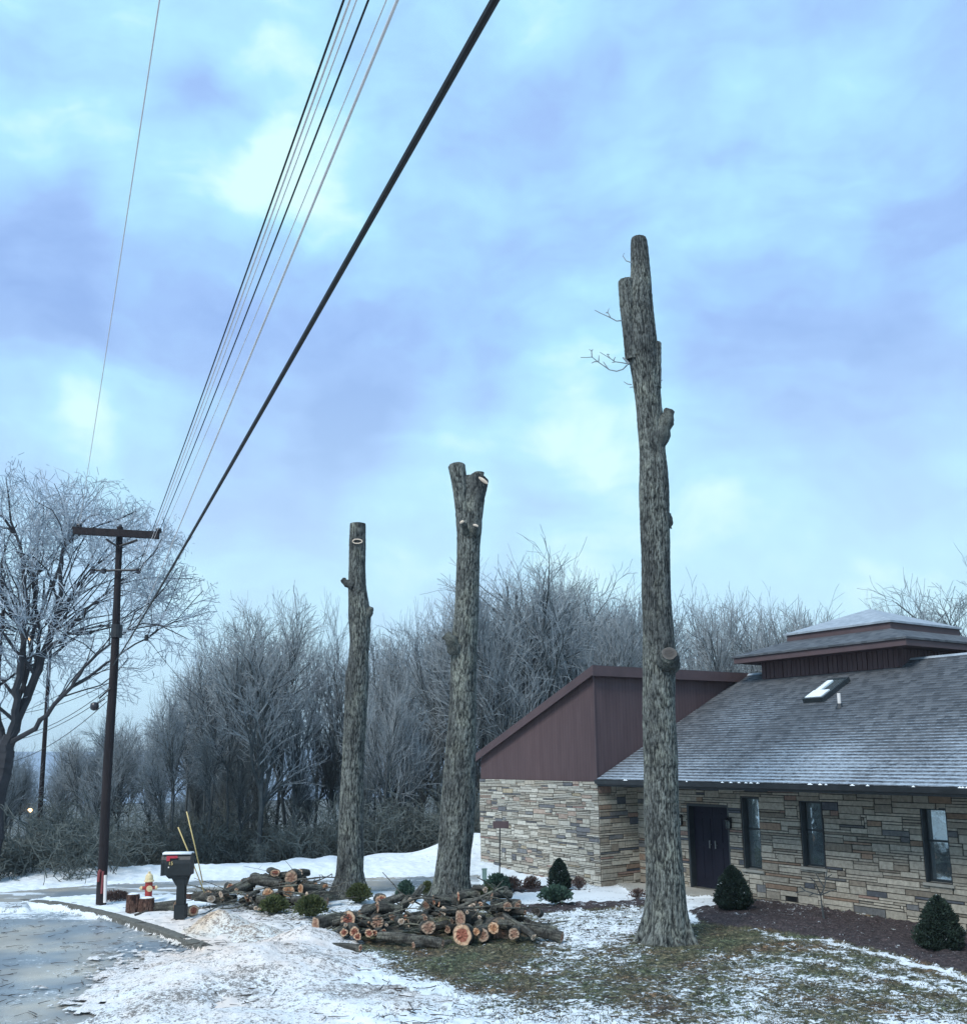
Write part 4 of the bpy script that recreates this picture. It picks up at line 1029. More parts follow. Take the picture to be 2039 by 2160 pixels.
# service drops running left and away from the pole
for (a, b, Y2, c0_, lb) in (((232,1440),(-40,1500),34,.35,'sagging service wire leaving the pole towards the far left, uppermost'), ((230,1452),(-40,1548),33,.5,'sagging service wire leaving the pole above the splice case'),
        ((228,1466),(-40,1562),32,.4,'service wire leaving the pole level with the splice case'), ((226,1480),(-40,1612),31,.45,'lowest service wire running from the pole behind the big left tree'),
        ((246,1398),(-40,1530),36,.2,'straight service wire passing behind the forked left tree')):
    p, q = P_(*a), at(*b, Y2); mb = MB(); mb.tube([p+(q-p)*s-np.array([0, 0, c0_*4*s*(1-s)]) for s in np.linspace(0, 1, 14)], .009, 5)
    mb.build('service_wire', M['wire'], None, smooth=True, label=lb, cat='wire', group='service wires left of the pole')
mb = MB(); pa = P_(309, 1345, -2.0); mb.tube([pa, pa+[0.12, 2.5, -.9], pa+[.75, 9, -2.6]], .006, 5); mb.tube([pa+[0, 0, -.07], pa+[0, 0, .06]], .04, 8)
mb.build('drop_wire', M['wire'], None, label='small black tap and drop wire hanging from the thick cable right of the pole', cat='wire')
# ------------------------------------------------------------------ woodpiles: every log is a thing
def make_log(px, py, Y, rpx, yaw, pitch, L, cut, label, group=None, bark='bark_log', name='log', bend=.04, oval=1.0, seed=0, cat='log', nt=26, world=None, amp=.012, r=None):
    rg = np.random.default_rng(seed*7+int(px*3+py))
    face = at(px, py, Y) if world is None else np.array(world, float)
    r = r or rpx/F_PX*np.linalg.norm(face-CP)*.99
    nz = max(5, int(L/.07)); t = np.linspace(0, L, nz)
    T, TH = np.meshgrid(t, np.linspace(0, 2*math.pi, nt, endpoint=False), indexing='ij')
    bx = bend*np.sin(T/L*2.5+rg.uniform(0, 3)); bz = bend*np.sin(T/L*2.1+rg.uniform(0, 3))
    s = rg.uniform(0, 50); k = 20
    n = fbm(np.cos(TH)*r*k+s, np.sin(TH)*r*k, T*3.5+s, 3); c = 1-sstep(.02, .13, np.abs(n-.5))
    R = r*(1-.10*T/L)*(1+.14*(fbm(np.cos(TH)+s, np.sin(TH), T*1.6, 2)-.5)*2)-min(amp, r*.18)*c
    V = np.stack([R*np.cos(TH)+bx-bx[0, 0], T, R*np.sin(TH)*oval+bz-bz[0, 0]], -1)
    ii = np.arange(nz*nt).reshape(nz, nt); jj = np.roll(ii, -1, 1)
    F = np.stack([ii[:-1], ii[1:], jj[1:], jj[:-1]], -1).reshape(-1, 4)
    o = mesh(name, V.reshape(-1, 3), F, M[bark], None, smooth=True, attrs={'crev': (c*.8).reshape(-1)}, label=label, cat=cat, group=group)
    o.location = tuple(face)
    base = math.atan2(face[0], face[1])          # line of sight
    o.rotation_euler = (pitch, 0, -base-rad(yaw))
    for ring, d in ((V[0], -1), (V[-1], 1)):
        rr = ring.copy(); n_ = len(rr); c_ = rr.mean(0); rr = c_+(rr-c_)*.985; rr[:, 1] += d*.001
        v, f, a = disc_from_ring(rr, rr.mean(0), n_r=4)
        v = v+np.array([0, 1, 0])*(.009*rg.standard_normal(len(v)))[:, None]*(np.array(a)[:, None] < .9)
        mesh('cut_face', v, [q if d < 0 else q[::-1] for q in f], M[cut], o, attrs={'rad': a})
        if r < .03: break
    return o
Y1 = gnd(560, 1915)[1]
G1, G2 = 'cut logs in the left woodpile', 'cut logs in the right woodpile'
L1 = [ # px, py, dY, r px, yaw, pitch deg, L, cut, label, oval
 (580,1841,.3,10,-8,6,.9,'cut_red','red hearted log crowning the left woodpile, topmost cut end',.72),
 (552,1858,.1,8,-12,3,1.0,'cut_red','round log with dark red heart just below left of the topmost log',1),
 (614,1853,.2,12.5,22,4,.8,'cut_tan','big upright looking tan log end at the top right of the left woodpile',1.2),
 (565,1887,-.2,11,10,0,.6,'cut_orange','bright orange round log end in the middle front of the left woodpile',1.05),
 (608,1879,-.1,12,5,0,.7,'cut_orange','rough split orange log end under the big tan log',1),
 (634,1875,0,9,58,0,.9,'cut_orange','narrow turned log end with orange face right of the rough split one',1.1),
 (665,1868,.5,6,-20,4,.9,'cut_red','small red log end far right on the left woodpile',1),
 (647,1891,-.3,8.5,62,0,1.3,'cut_pale','grey green log lying sideways with its pale end facing left, right of the pile centre',1),
 (438,1888,0,9,-35,2,.7,'cut_red','red log end at the left tip of the woodpile beside the yellow rods',1),
 (446,1896,-.2,8.5,-15,0,.6,'cut_pale','pale ringed log end touching the red one beside the yellow rods',.85),
 (409,1921,-1.0,9,-15,0,.55,'cut_red','orange cut log lying right beside the mailbox post',1.1),
 (466,1886,-.1,6.5,55,12,2.0,'cut_pale','long slanted log with pale end rising to the right on the left woodpile',1),
 (540,1916,-.7,4,-10,0,.5,'cut_pale','little pale branch end low in front of the left woodpile',1),
 (547,1918,-.7,3.2,15,0,.5,'cut_pale','smallest branch end beside the little pale one low in front',1),
 (691,1902,-.6,7,-72,0,1.3,'cut_tan','long thick log lying sideways at the right foot of the left woodpile, cut end right',1.2),
 (500,1880,-.1,7,48,18,1.5,'cut_tan','mossy log sloping up to the right in the left half of the left woodpile',1),
 (520,1892,-.3,6,40,6,.8,'cut_orange','splintered orange chunk in the middle left of the left woodpile',.7),
 (592,1866,.0,10,-60,12,1.2,'cut_tan','dark rough log lying across under the two top log ends',1),
 (585,1900,-.4,9,-50,0,.8,'cut_tan','bark covered log lying behind the olive juniper clump',1),
 (530,1868,.3,5.5,-70,-8,1.1,'cut_tan','knotty log sloping down to the left near the pile shoulder',1),
 (700,1893,.5,5,-80,-4,1.6,'cut_pale','thin bare log reaching from the pile to the shortest trunk',1),
]
for i, (px, py, dY, rp, yw, pt, L, cm, lb, ov) in enumerate(L1):
    make_log(px, py, Y1+dY, rp*1.1, yw, rad(pt), max(.34, L*.6) if abs(yw) < 50 else L*.6, cm, lb, G1, oval=ov, seed=i)
make_log(372, 1910, gnd(365, 1921)[1], 12, -62, 0, .55, 'cut_orange', 'short log with torn orange end lying behind the mailbox post', G1, seed=40)
def third(px, a, b): return ('left end', 'left part', 'middle', 'right part', 'right end')[min(4, max(0, int((px-a)/(b-a)*5)))]
# core logs that carry the heap
def heap_h1(x): return np.interp(x, [430, 470, 540, 600, 640, 700, 740], [.15, .35, .55, .72, .62, .3, .12])
Y2 = gnd(900, 1985)[1]
def heap_h2(x): return np.interp(x, [660, 730, 800, 880, 940, 1010, 1070, 1120, 1180], [.2, .4, .52, .50, .48, .66, .62, .42, .15])
R_ = random.Random(77)
for i in range(36):
    px = R_.uniform(445, 690); hh = heap_h1(px); z = R_.uniform(.07, max(.12, hh)); Yd = Y1+.15+.8*z+R_.uniform(-.1, .45)
    q = at(px, 1900, Yd); q[2] = z
    make_log(px, 1900, Yd, 0, R_.uniform(-55, 55) if R_.random() < .8 else R_.choice([-1, 1])*R_.uniform(55, 85), rad(R_.uniform(-9, 9)), R_.uniform(.3, .6), R_.choice(['cut_tan', 'cut_red', 'cut_orange', 'cut_pale']), f'rough bark covered round wedged in the {third(px, 440, 700)} of the left woodpile', G1, seed=100+i, world=q, r=R_.uniform(.045, .10))
L2 = [
 (666,1949,.3,12,52,0,1.0,'cut_tan','thick log lying apart left of the right woodpile, oval tan end facing left',1.1),
 (734,1940,-.1,15,12,0,.7,'cut_red','large orange red log end at the left of the right woodpile',1),
 (729,1951,-.35,4,0,0,.4,'cut_pale','tiny pale branch end stuck under the large orange red log',1),
 (726,1967,-.6,8,-8,0,.7,'cut_red','round log end with pale rim, lowest left under the large orange red log',1),
 (747,1966,-.55,9,-5,0,.7,'cut_red','round red log end in the cluster of three at the left, middle one',1.15),
 (754,1976,-.75,8,8,0,.6,'cut_red','round pale rimmed log end lowest in the left cluster of three',1),
 (760,1999,-1.2,7.5,-60,1,1.3,'cut_red','log lying by itself on the grass in front with a bright red heart',1),
 (779,1968,-.6,8.5,5,0,.8,'cut_red','pale ringed log end of the touching pair, left one',1),
 (789,1968,-.5,6.5,12,0,.8,'cut_red','smaller log end half hidden behind the left one of the touching pair',1),
 (795,1944,-.1,13,6,2,.8,'cut_tan','broad half hidden tan log end above the touching pair',1),
 (797,1913,.4,7.5,20,8,1.0,'cut_red','crimson log end sticking up at the top left of the right woodpile',1),
 (810,1964,-.5,4.5,-10,0,.6,'cut_red','small ringed branch end right of the touching pair',1),
 (815,1951,-.4,3.5,10,0,.5,'cut_pale','small white branch end above the small ringed one',1),
 (846,1944,-.3,6.5,-5,2,.9,'cut_pale','cream rimmed log end with red centre left of the middle trunk foot',1),
 (867,1900,.5,7,25,20,1.1,'cut_pale','pale log end poking up beside the dark shrub at the top of the right woodpile',1),
 (904,1957,-.5,15,4,0,.8,'cut_tan','wide tan log end low in the middle of the right woodpile',.85),
 (897,1937,-.2,5.5,10,5,.6,'cut_tan','small capped log end on top of the wide tan one',1),
 (934,1991,-1.0,9,-66,3,1.7,'cut_tan','long bark covered log lying in front, slanting down right to its cut end',1.2),
 (872,1994,-1.0,6,60,-2,1.1,'cut_tan','short dark log flat on the grass at the front middle',1),
 (971,1937,-.1,14,38,0,.8,'cut_tan','tall dark brown log end below the blue tinted trunk foot',1.2),
 (974,1973,-.8,18.5,18,0,.8,'cut_red','biggest log end of the right woodpile, orange brown and taller than wide',1.18),
 (985,1924,-.3,4,0,0,.5,'cut_pale','pale knot sized branch end right of the tall dark brown log',1),
 (1004,1965,-.7,8,35,0,.7,'cut_orange','yellow rimmed oval log end right of the biggest one',1.05),
 (1019,1973,-.7,12,22,0,.7,'cut_tan','dull brown oval log end between the yellow rimmed one and the ringed one',1.1),
 (1011,1935,-.3,4,10,0,.5,'cut_pale','tiny pale branch end in the upper middle of the right woodpile',1),
 (1015,1912,0,4.5,-5,5,.6,'cut_red','tiny pink branch end near the top of the right woodpile',1),
 (1041,1957,-.6,11,15,0,.6,'cut_orange','yellow ringed log end with dark centre on the big mossy log',1.05),
 (1084,1970,-.7,11,10,0,.8,'cut_tan','pinkish brown log end near the right foot of the right woodpile',1.05),
 (1070,1912,.2,10.5,-25,-8,.8,'cut_tan','grey brown log end at the top right, left of its twin',.8),
 (1091,1911,.2,8.5,-35,-5,.9,'cut_tan','grey brown log end at the top right, the right of the twins',.9),
 (1125,1977,-.8,6.5,-38,22,1.5,'cut_pale','log leaning down the right side with a small bright pale end at the ground',1.1),
 (1185,1978,-.6,10,-70,10,1.9,'cut_tan','heavy root like log sprawling to the right end of the woodpile',1.1),
 (1052,1962,-.25,26,-30,0,.8,'cut_tan','very thick mossy grey log behind the yellow ringed end',1),
 (830,1935,.3,10,30,24,1.1,'cut_tan','dark log rising steeply left of the middle trunk',1),
 (760,1928,.3,9,65,16,1.3,'cut_tan','grey log sloping up to the right behind the large orange red log',1),
 (945,1950,.4,8,-80,-3,.7,'cut_tan','dark log lying level at the foot of the middle trunk',1),
]
for i, (px, py, dY, rp, yw, pt, L, cm, lb, ov) in enumerate(L2):
    make_log(px, py, Y2+dY+.3, rp*1.1, yw, rad(pt), max(.34, L*.58) if abs(yw) < 50 else L*.72, cm, lb, G2, oval=ov, seed=200+i)
for i in range(46):
    px = R_.uniform(715, 1150); hh = heap_h2(px)*1.15; z = R_.uniform(.07, max(.12, hh)); Yd = Y2+.25+.9*z+R_.uniform(0, .55)
    q = at(px, 1950, Yd); q[2] = z
    make_log(px, 1950, Yd, 0, R_.uniform(-48, 48) if R_.random() < .7 else R_.choice([-1, 1])*R_.uniform(55, 85), rad(R_.uniform(-9, 9)), R_.uniform(.35, .65), R_.choice(['cut_tan', 'cut_tan', 'cut_dark', 'cut_red', 'cut_pale']), f'rough bark covered round wedged in the {third(px, 700, 1160)} of the right woodpile', G2, seed=300+i, world=q, r=R_.uniform(.05, .115))
# thin branches tangled through both heaps
def branch(px, py, Y, L, r, a, up, lab, grp, seed, z=None):
    rg = random.Random(seed); p = at(px, py, Y)
    if z is not None: p[2] = z
    pts = [p]; d = np.array([math.cos(a), math.sin(a)*.5, up])
    for k in range(6):
        d = d+np.array([rg.uniform(-.25, .25), rg.uniform(-.25, .25), rg.uniform(-.22, .14)]); d /= np.linalg.norm(d)
        q = pts[-1]+d*L/6; q[2] = max(q[2], .03); pts.append(q)
    mb = MB(); mb.tube(pts, list(np.linspace(r, r*.45, 7)), 8)
    if r < .03:
        for k in (2, 3, 4):
            q = pts[k]; e = q+np.array([rg.uniform(-.2, .2), rg.uniform(-.2, .2), rg.uniform(.0, .25)])*L*.5; mb.tube([q, (q+e)/2+[.02, 0, .02], e], [r*.5, r*.35, r*.15], 5)
    n = sum(len(v) for v in mb.v)
    o = mb.build('cut_branch', M['bark_log'], None, smooth=True, attrs={'crev': [.2]*n}, label=lab, cat='branch', group=grp)
for i in range(58):
    px = R_.uniform(440, 700); branch(px, 1900, Y1+R_.uniform(-.5, .6), R_.uniform(.4, 1.2), R_.uniform(.006, .024), R_.choice([R_.uniform(-.5, .5), math.pi+R_.uniform(-.5, .5)]), R_.uniform(-.3, .5),
           f'thin bark covered branch tangled in the {third(px, 440, 700)} of the left woodpile', 'branches tangled in the left woodpile', i, z=R_.uniform(.08, .06+heap_h1(px)*.9))
for i in range(52):
    px = R_.uniform(700, 1150); branch(px, 1950, Y2+R_.uniform(-.1, 1.2), R_.uniform(.4, 1.1), R_.uniform(.008, .030), R_.choice([R_.uniform(-.7, .7), math.pi+R_.uniform(-.7, .7)]), R_.uniform(-.3, .6),
           f'thin bark covered branch tangled in the {third(px, 700, 1150)} of the right woodpile', 'branches tangled in the right woodpile', 50+i, z=R_.uniform(.08, .06+heap_h2(px)*.95))
def poly_branch(pts, Y, r, lab):
    mb = MB(); mb.tube([at(a, b, Y+c) for a, b, c in pts], list(np.linspace(r, r*.5, len(pts))), 7); n = sum(len(v) for v in mb.v)
    mb.build('cut_branch', M['bark_log'], None, smooth=True, attrs={'crev': [.1]*n}, label=lab, cat='branch')
poly_branch([(967,1916,0),(955,1885,.1),(943,1860,.25),(936,1848,.4)], Y2+.3, .016, 'pale bent stick standing up against the middle trunk from the right woodpile')
poly_branch([(965,1915,.2),(1000,1900,.4),(1035,1882,.5),(1065,1870,.6)], Y2+.1, .035, 'long branch rising to the right across the top of the right woodpile')
poly_branch([(1050,1936,0),(1042,1905,.1),(1036,1902,.1)], Y2+.1, .012, 'thin pale stick poking up near the top of the right woodpile')
poly_branch([(285,1930,0),(298,1926,.1),(313,1920,.15)], gnd(300, 1932)[1], .026, 'peeled stick lying on the snow in front of the two stumps')

# ------------------------------------------------------------------ stumps, hydrant, mailbox, rods
def stump(xl, xr, yt, yb, label, seed, snow=True):
    p = gp((xl+xr)/2, yb-1); Y = p[1]+.18; a, b = at(xl, yb, Y), at(xr, yb, Y); r = np.linalg.norm(b-a)/2; c = (a+b)/2; zt_ = at(xl, yt, Y)[2]
    v, f, cr_, rg = bark_tube([(0, 0, -.05, r*1.08), (0, 0, .1, r*1.0), (0, 0, zt_-c[2]*0-0, r*.94)], nt=64, dz=.025, amp=.018, k=22, seed=seed)
    o = mesh('stump', v, f, M['bark_red'], None, smooth=True, attrs={'crev': cr_}, label=label, cat='stump'); o.location = (c[0], Y, 0)
    vt, ft, at2 = disc_from_ring(v[rg], v[rg].mean(0), dome=.01); mesh('cut_face', vt, ft, M['cut_tan'], o, attrs={'rad': at2})
    if snow:
        rr = v[rg]; c_ = rr.mean(0); vt, ft, _ = disc_from_ring(c_+(rr-c_)*.9+[0, 0, .012], c_+[0, 0, .012], dome=.025); mesh('snow_cap', vt, ft, M['snow'], o, smooth=True)
    return o
stump(266, 294, 1887, 1926, 'taller reddish stump left of the fire hydrant, a little snow on top', 3)
stump(291, 325, 1895, 1925, 'wider reddish stump standing right in front of the fire hydrant', 4)
stump(391, 420, 1885, 1899, 'low reddish stump with snow on top behind the mailbox post', 6)
hp = gp(313, 1902)
hyd = empty('fire_hydrant', hp, label='red fire hydrant with cream bonnet and caps behind the two stumps', cat='fire hydrant')
s_ = .85
mb = MB(); mb.lathe([(.15*s_, 0), (.15*s_, .03), (.10*s_, .035), (.095*s_, .10), (.11*s_, .11), (.11*s_, .13), (.095*s_, .14), (.10*s_, .46), (.11*s_, .47)], 20); mb.build('barrel', M['red'], hyd, smooth=False)
mb = MB(); mb.lathe([(.135*s_, .471), (.135*s_, .50), (.11*s_, .51), (.108*s_, .56), (.09*s_, .62), (.05*s_, .655), (.03*s_, .66)], 20); mb.build('bonnet', M['cream'], hyd)
mb = MB(); mb.lathe([(.028, .661), (.028, .70)], 5); mb.build('operating_nut', M['cream'], hyd)
def nozzle(dx, dy, r, z):
    d = np.array([dx, dy, 0])/math.hypot(dx, dy); mb = MB(); mb.tube([d*.07+[0, 0, z], d*.14+[0, 0, z]], r*.85, 14); nz = mb.build('nozzle', M['red'], hyd)
    mb = MB(); mb.tube([d*.141+[0, 0, z], d*.185+[0, 0, z]], r, 14); mb.tube([d*.186+[0, 0, z], d*.21+[0, 0, z]], .02, 5); mb.build('cap', M['cream'], nz)
nozzle(-1, -.25, .05, .33); nozzle(.45, -1, .068, .33); nozzle(1, .25, .05, .33)
# mailbox
mp = gp(381, 1940); mbx = empty('mailbox', mp, label='dark post mounted mailbox with raised red flag and snow on its lid', cat='mailbox')
Ym = mp[1]; sc = np.linalg.norm(ray(0, 0)*0+np.array(mp)-CP)/F_PX; SX = lambda px: (px-381.5)*sc*.95; SZ = lambda py: (1939-py)*sc
tz = SZ(1817); zb = SZ(1858)
mb = MB(); mb.box(-.082, .082, -.082, .082, -.1, SZ(1862)); mb.box(-.11, .11, -.11, .11, 0, SZ(1913)); mb.build('post', M['mail'], mbx)
mb = MB(); mb.prism([(SX(358), -.07, zb), (SX(372), -.07, SZ(1878)), (SX(391), -.07, SZ(1878)), (SX(398), -.07, zb)], (0, .14, 0)); mb.build('bracket', M['mail'], mbx)
# body: arched cross-section swept along its length
def arch(w, h, n=10):
    return [(-w, 0)]+[(-w*math.cos(t), h*.55+h*.45*math.sin(t)) for t in np.linspace(0, math.pi, n)]+[(w, 0)]
mb = MB(); A_ = arch(.15, tz-zb); x0, x1 = SX(345), SX(401)
mb.add([(x0, y, zb+z) for y, z in A_]+[(x1, y, zb+z) for y, z in A_], [tuple(range(len(A_)))[::-1], tuple(range(len(A_), 2*len(A_)))]+[(i, (i+1) % len(A_), len(A_)+(i+1) % len(A_), len(A_)+i) for i in range(len(A_))])
mb.prism([(x0+.06, -.10, zb-.001), (x1-.02, -.10, zb-.001), (x1-.09, -.10, zb-.07), (x0+.13, -.10, zb-.07)], (0, .2, 0))
body = mb.build('box', M['mail'], mbx)
mb = MB(); A2 = arch(.158, tz-zb+.012); xx = x0
mb.add([(xx-.025, y, zb+z-.004) for y, z in A2]+[(xx+.03, y*1.0, zb+z-.004) for y, z in A2], [tuple(range(len(A2)))[::-1], tuple(range(len(A2), 2*len(A2)))]+[(i, (i+1) % len(A2), len(A2)+(i+1) % len(A2), len(A2)+i) for i in range(len(A2))]); dd = mb.build('door', M['mail'], mbx)
mb = MB(); mb.tube([(xx-.026, 0, zb+.3*(tz-zb)*2.4), (xx-.05, 0, zb+.28*(tz-zb)*2.4)], .012, 6); mb.build('handle', M['grey_metal'], dd)
mb = MB(); A3 = arch(.13, .055)
mb.add([(x0-.01, y, tz-.03+z*.9) for y, z in A3]+[(x1, y, tz-.03+z*.9) for y, z in A3], [tuple(range(len(A3)))[::-1], tuple(range(len(A3), 2*len(A3)))]+[(i, (i+1) % len(A3), len(A3)+(i+1) % len(A3), len(A3)+i) for i in range(len(A3))]); mb.build('snow_cap', M['snow'], mbx, smooth=True)
mb = MB(); yf = -.163; mb.box(SX(354), SX(376), yf-.008, yf, SZ(1826), SZ(1821.5)); mb.box(SX(354), SX(361), yf-.008, yf, SZ(1831), SZ(1826)); mb.tube([(SX(372), yf+.02, SZ(1824)), (SX(372), yf-.012, SZ(1824))], .012, 8); mb.build('flag', M['flag'], mbx)
def text(body_, size, loc, mat, parent, name='house_number'):
    c = bpy.data.curves.new(name, 'FONT'); c.body = body_; c.size = size; c.extrude = .002; c.align_x = 'CENTER'
    to = bpy.data.objects.new(name, c); COL.objects.link(to)
    dg = bpy.context.evaluated_depsgraph_get(); me = bpy.data.meshes.new_from_object(to.evaluated_get(dg)); bpy.data.objects.remove(to)
    o = bpy.data.objects.new(name, me); COL.objects.link(o); me.materials.append(mat); o.location = loc; o.rotation_euler = (math.pi/2, 0, 0); o.parent = parent; return o
text('15', .10, (SX(362.5), yf-.003, SZ(1838.5)), M['yellow'], mbx)
mb = MB(); mb.box(SX(357.5), SX(359.5), yf-.004, yf+.02, SZ(1844), SZ(1841.5)); mb.build('sticker', M['white'], mbx)
# two yellow fibreglass rods leaning out of the pile
for (a, b, lb) in (((431,1882),(376,1745),'shorter yellow rod leaning left, front of the crossed pair by the left woodpile'), ((428,1862),(394,1712),'longer yellow rod standing steeper behind the shorter one')):
    mb = MB(); p, q = at(*a, Y1-.5), at(*b, Y1-.9); mb.tube([p, (p+q)/2+[.01, 0, 0], q], .013, 8); mb.build('marker_rod', M['yellow'], None, smooth=True, label=lb, cat='rod', group='pair of yellow rods')
# meter pedestal and small post sign by the wing wall
pp = gp(1022, 1872)
pd = empty('utility_pedestal', pp, label='small pale green utility pedestal at the left end of the stone wing', cat='utility box')
k_ = np.linalg.norm(pp-CP)/F_PX
mb = MB(); mb.box(-.06, .06, -.05, .05, 17*k_, 36*k_); mb.box(-.068, .068, -.058, .058, 36*k_, 38*k_); mb.build('housing', M['box'], pd)
mb = MB(); mb.box(-.035, .035, -.03, .03, -.05, 17*k_); mb.tube([(.06, 0, -.05), (.06, 0, 17*k_)], .012, 6); mb.build('stem', M['box'], pd)
sp = gp(1053, 1874)
sg = empty('garden_post_sign', sp, label='thin dark post with a small brown board in front of the stone wing', cat='sign')
k_ = np.linalg.norm(sp-CP)/F_PX
mb = MB(); mb.tube([(0, 0, -.05), (.02, 0, 60*k_), (.035, 0, 120*k_)], .016, 8); mb.build('post', M['black'], sg)
mb = MB(); mb.box(-.14, .26, -.02, .0, 120*k_, 134*k_); mb.build('board', M['brown_paint'], sg)
# ------------------------------------------------------------------ shrubs
def shrub(px, py, top, wpx, kind, label, mat, n=2600, seed=0, cat='shrub', group=None, core=True, leaf=(.03, .075), name='shrub'):
    rng = np.random.default_rng(seed); p = gp(px, py); k = np.linalg.norm(p-CP)/F_PX; H = (py-top)*k; W = wpx*k/2
    root = empty(name, p, label=label, cat=cat, group=group)
    if kind == 'cone':
        t = rng.random(n)**1.25; R = W*(.42+.58*np.sin(np.clip((1-t), 0, 1)*math.pi*.5)**1.0)*(1-t**3.0)*(.75+.5*t*0+.25)
        R = W*np.interp(t, [0, .12, .35, .7, .9, 1], [.72, 1, .95, .62, .32, .03])
        a = rng.uniform(0, 2*math.pi, n); lob = 1+.10*np.sin(a*5+t*9)+.42*(vnoise(np.cos(a)*2.4+seed, np.sin(a)*2.4, t*6)-.5)+.2*(vnoise(np.cos(a)*6+seed, np.sin(a)*6, t*14)-.5)
        rr = R*lob*(rng.random(n)**.35)
        C = np.stack([rr*np.cos(a), rr*np.sin(a), t*H*.97+.01], -1)
        D = np.stack([np.cos(a)*.55, np.sin(a)*.55, np.full(n, .8)], -1)
    elif kind == 'vase':
        t = rng.random(n); a = rng.uniform(0, 2*math.pi, n); el = rng.uniform(.35, 1.45, n); ln = t**.6
        ax = np.round(a*4)/4+rng.normal(0, .10, n); el = np.round(el*4)/4+rng.normal(0, .07, n)
        C = np.stack([W*ln*np.cos(ax)*np.cos(el)*1.2, W*ln*np.sin(ax)*np.cos(el)*1.2, H*ln*np.sin(el)*.95+.02], -1)
        D = np.stack([np.cos(ax)*np.cos(el), np.sin(ax)*np.cos(el), np.sin(el)], -1)
    else:
        a = rng.uniform(0, 2*math.pi, n); el = np.arcsin(rng.random(n)); ln = rng.random(n)**.4
        lob = .8+.35*vnoise(np.cos(a)*2+seed, np.sin(a)*2, el*2)
        C = np.stack([W*ln*lob*np.cos(a)*np.cos(el), W*ln*lob*np.sin(a)*np.cos(el), H*ln*lob*np.sin(el)], -1)
        D = np.stack([np.cos(a)*np.cos(el), np.sin(a)*np.cos(el), np.sin(el)+.4], -1)
    D += rng.normal(0, .35, (n, 3)); D /= np.linalg.norm(D, axis=1)[:, None]
    S = np.cross(D, rng.normal(0, 1, (n, 3))); S /= np.linalg.norm(S, axis=1)[:, None]+1e-6
    l = rng.uniform(*leaf, n)[:, None]; w = l*.22
    V = np.stack([C-S*w*.4, C+D*l*.5-S*w, C+D*l, C+D*l*.5+S*w], 1).reshape(-1, 3)
    mesh('foliage', V, np.arange(4*n).reshape(-1, 4), M[mat], root)
    if kind == 'cone':
        k_ = rng.random(n) < .005; Vs = V.reshape(-1, 4, 3)[k_]+np.array([0, 0, .012]); c_ = Vs.mean(1, keepdims=True); Vs = c_+(Vs-c_)*1.5; Vs[:, :, 2] = c_[:, :, 2]+(Vs[:, :, 2]-c_[:, :, 2])*.3
        mesh('caught_snow', Vs.reshape(-1, 3), np.arange(4*len(Vs)).reshape(-1, 4), M['snow'], root)
    mb = MB()
    for q in range(5 if kind != 'cone' else 1):
        t = q*1.3+seed; e = np.array([math.cos(t)*W*.5, math.sin(t)*W*.5, H*.75]) if kind != 'cone' else np.array([0, 0, H*.85])
        mb.tube([(0, 0, -.03), e*.5, e], [.02, .014, .005], 5)
    mb.build('stem', M['twig2'], root)
    return root
shrub(1180, 1877, 1817, 44, 'cone', 'upright rounded evergreen against the stone wing wall', 'ever', 9000, 1, leaf=(.03, .07))
shrub(1547, 1922, 1842, 68, 'cone', 'dark cone shaped evergreen right of the door', 'ever', 14000, 2, leaf=(.03, .07))
shrub(1985, 2004, 1912, 78, 'cone', 'pointed green evergreen at the right end of the mulch bed', 'ever', 14000, 3, leaf=(.03, .07))
shrub(1172, 1912, 1880, 60, 'vase', 'spreading blue green juniper in front of the snowy walk', 'ever2', 2600, 4, leaf=(.05, .10))
shrub(1050, 1886, 1852, 48, 'vase', 'spiky juniper at the foot of the thin sign post', 'ever2', 2200, 5, leaf=(.05, .10))
shrub(1080, 1884, 1858, 36, 'vase', 'grey green twiggy plant right of the spiky juniper', 'redtwig', 900, 6, leaf=(.04, .09))
shrub(1120, 1875, 1853, 34, 'round', 'small reddish leafless bush near the wing wall', 'redtwig', 1100, 7)
shrub(1221, 1880, 1856, 26, 'vase', 'little dark bush right of the rounded evergreen', 'redtwig', 700, 8)
shrub(1021, 1896, 1872, 62, 'round', 'low olive green juniper right of the middle trunk', 'olive', 3000, 9)
shrub(757, 1905, 1868, 46, 'vase', 'olive juniper hugging the foot of the shortest trunk', 'olive', 2600, 10, leaf=(.04, .09))
shrub(856, 1904, 1862, 34, 'vase', 'dark green upright juniper between the shortest and the middle trunk', 'ever2', 2200, 11, leaf=(.04, .09))
shrub(901, 1892, 1862, 24, 'vase', 'narrow green shrub just left of the middle trunk', 'olive', 1300, 12)
shrub(578, 1926, 1893, 52, 'vase', 'olive juniper clump in front of the left woodpile, left one', 'olive', 2600, 13, leaf=(.04, .09))
shrub(655, 1937, 1896, 60, 'vase', 'olive juniper clump in front of the left woodpile, right one', 'olive', 3000, 14, leaf=(.04, .09))
shrub(1345, 1898, 1880, 34, 'vase', 'tuft of thin dry stems beside the tallest trunk', 'redtwig', 500, 15)
shrub(245, 1897, 1883, 60, 'round', 'low dark leafy patch behind the pole and stumps', 'redtwig', 1800, 16)
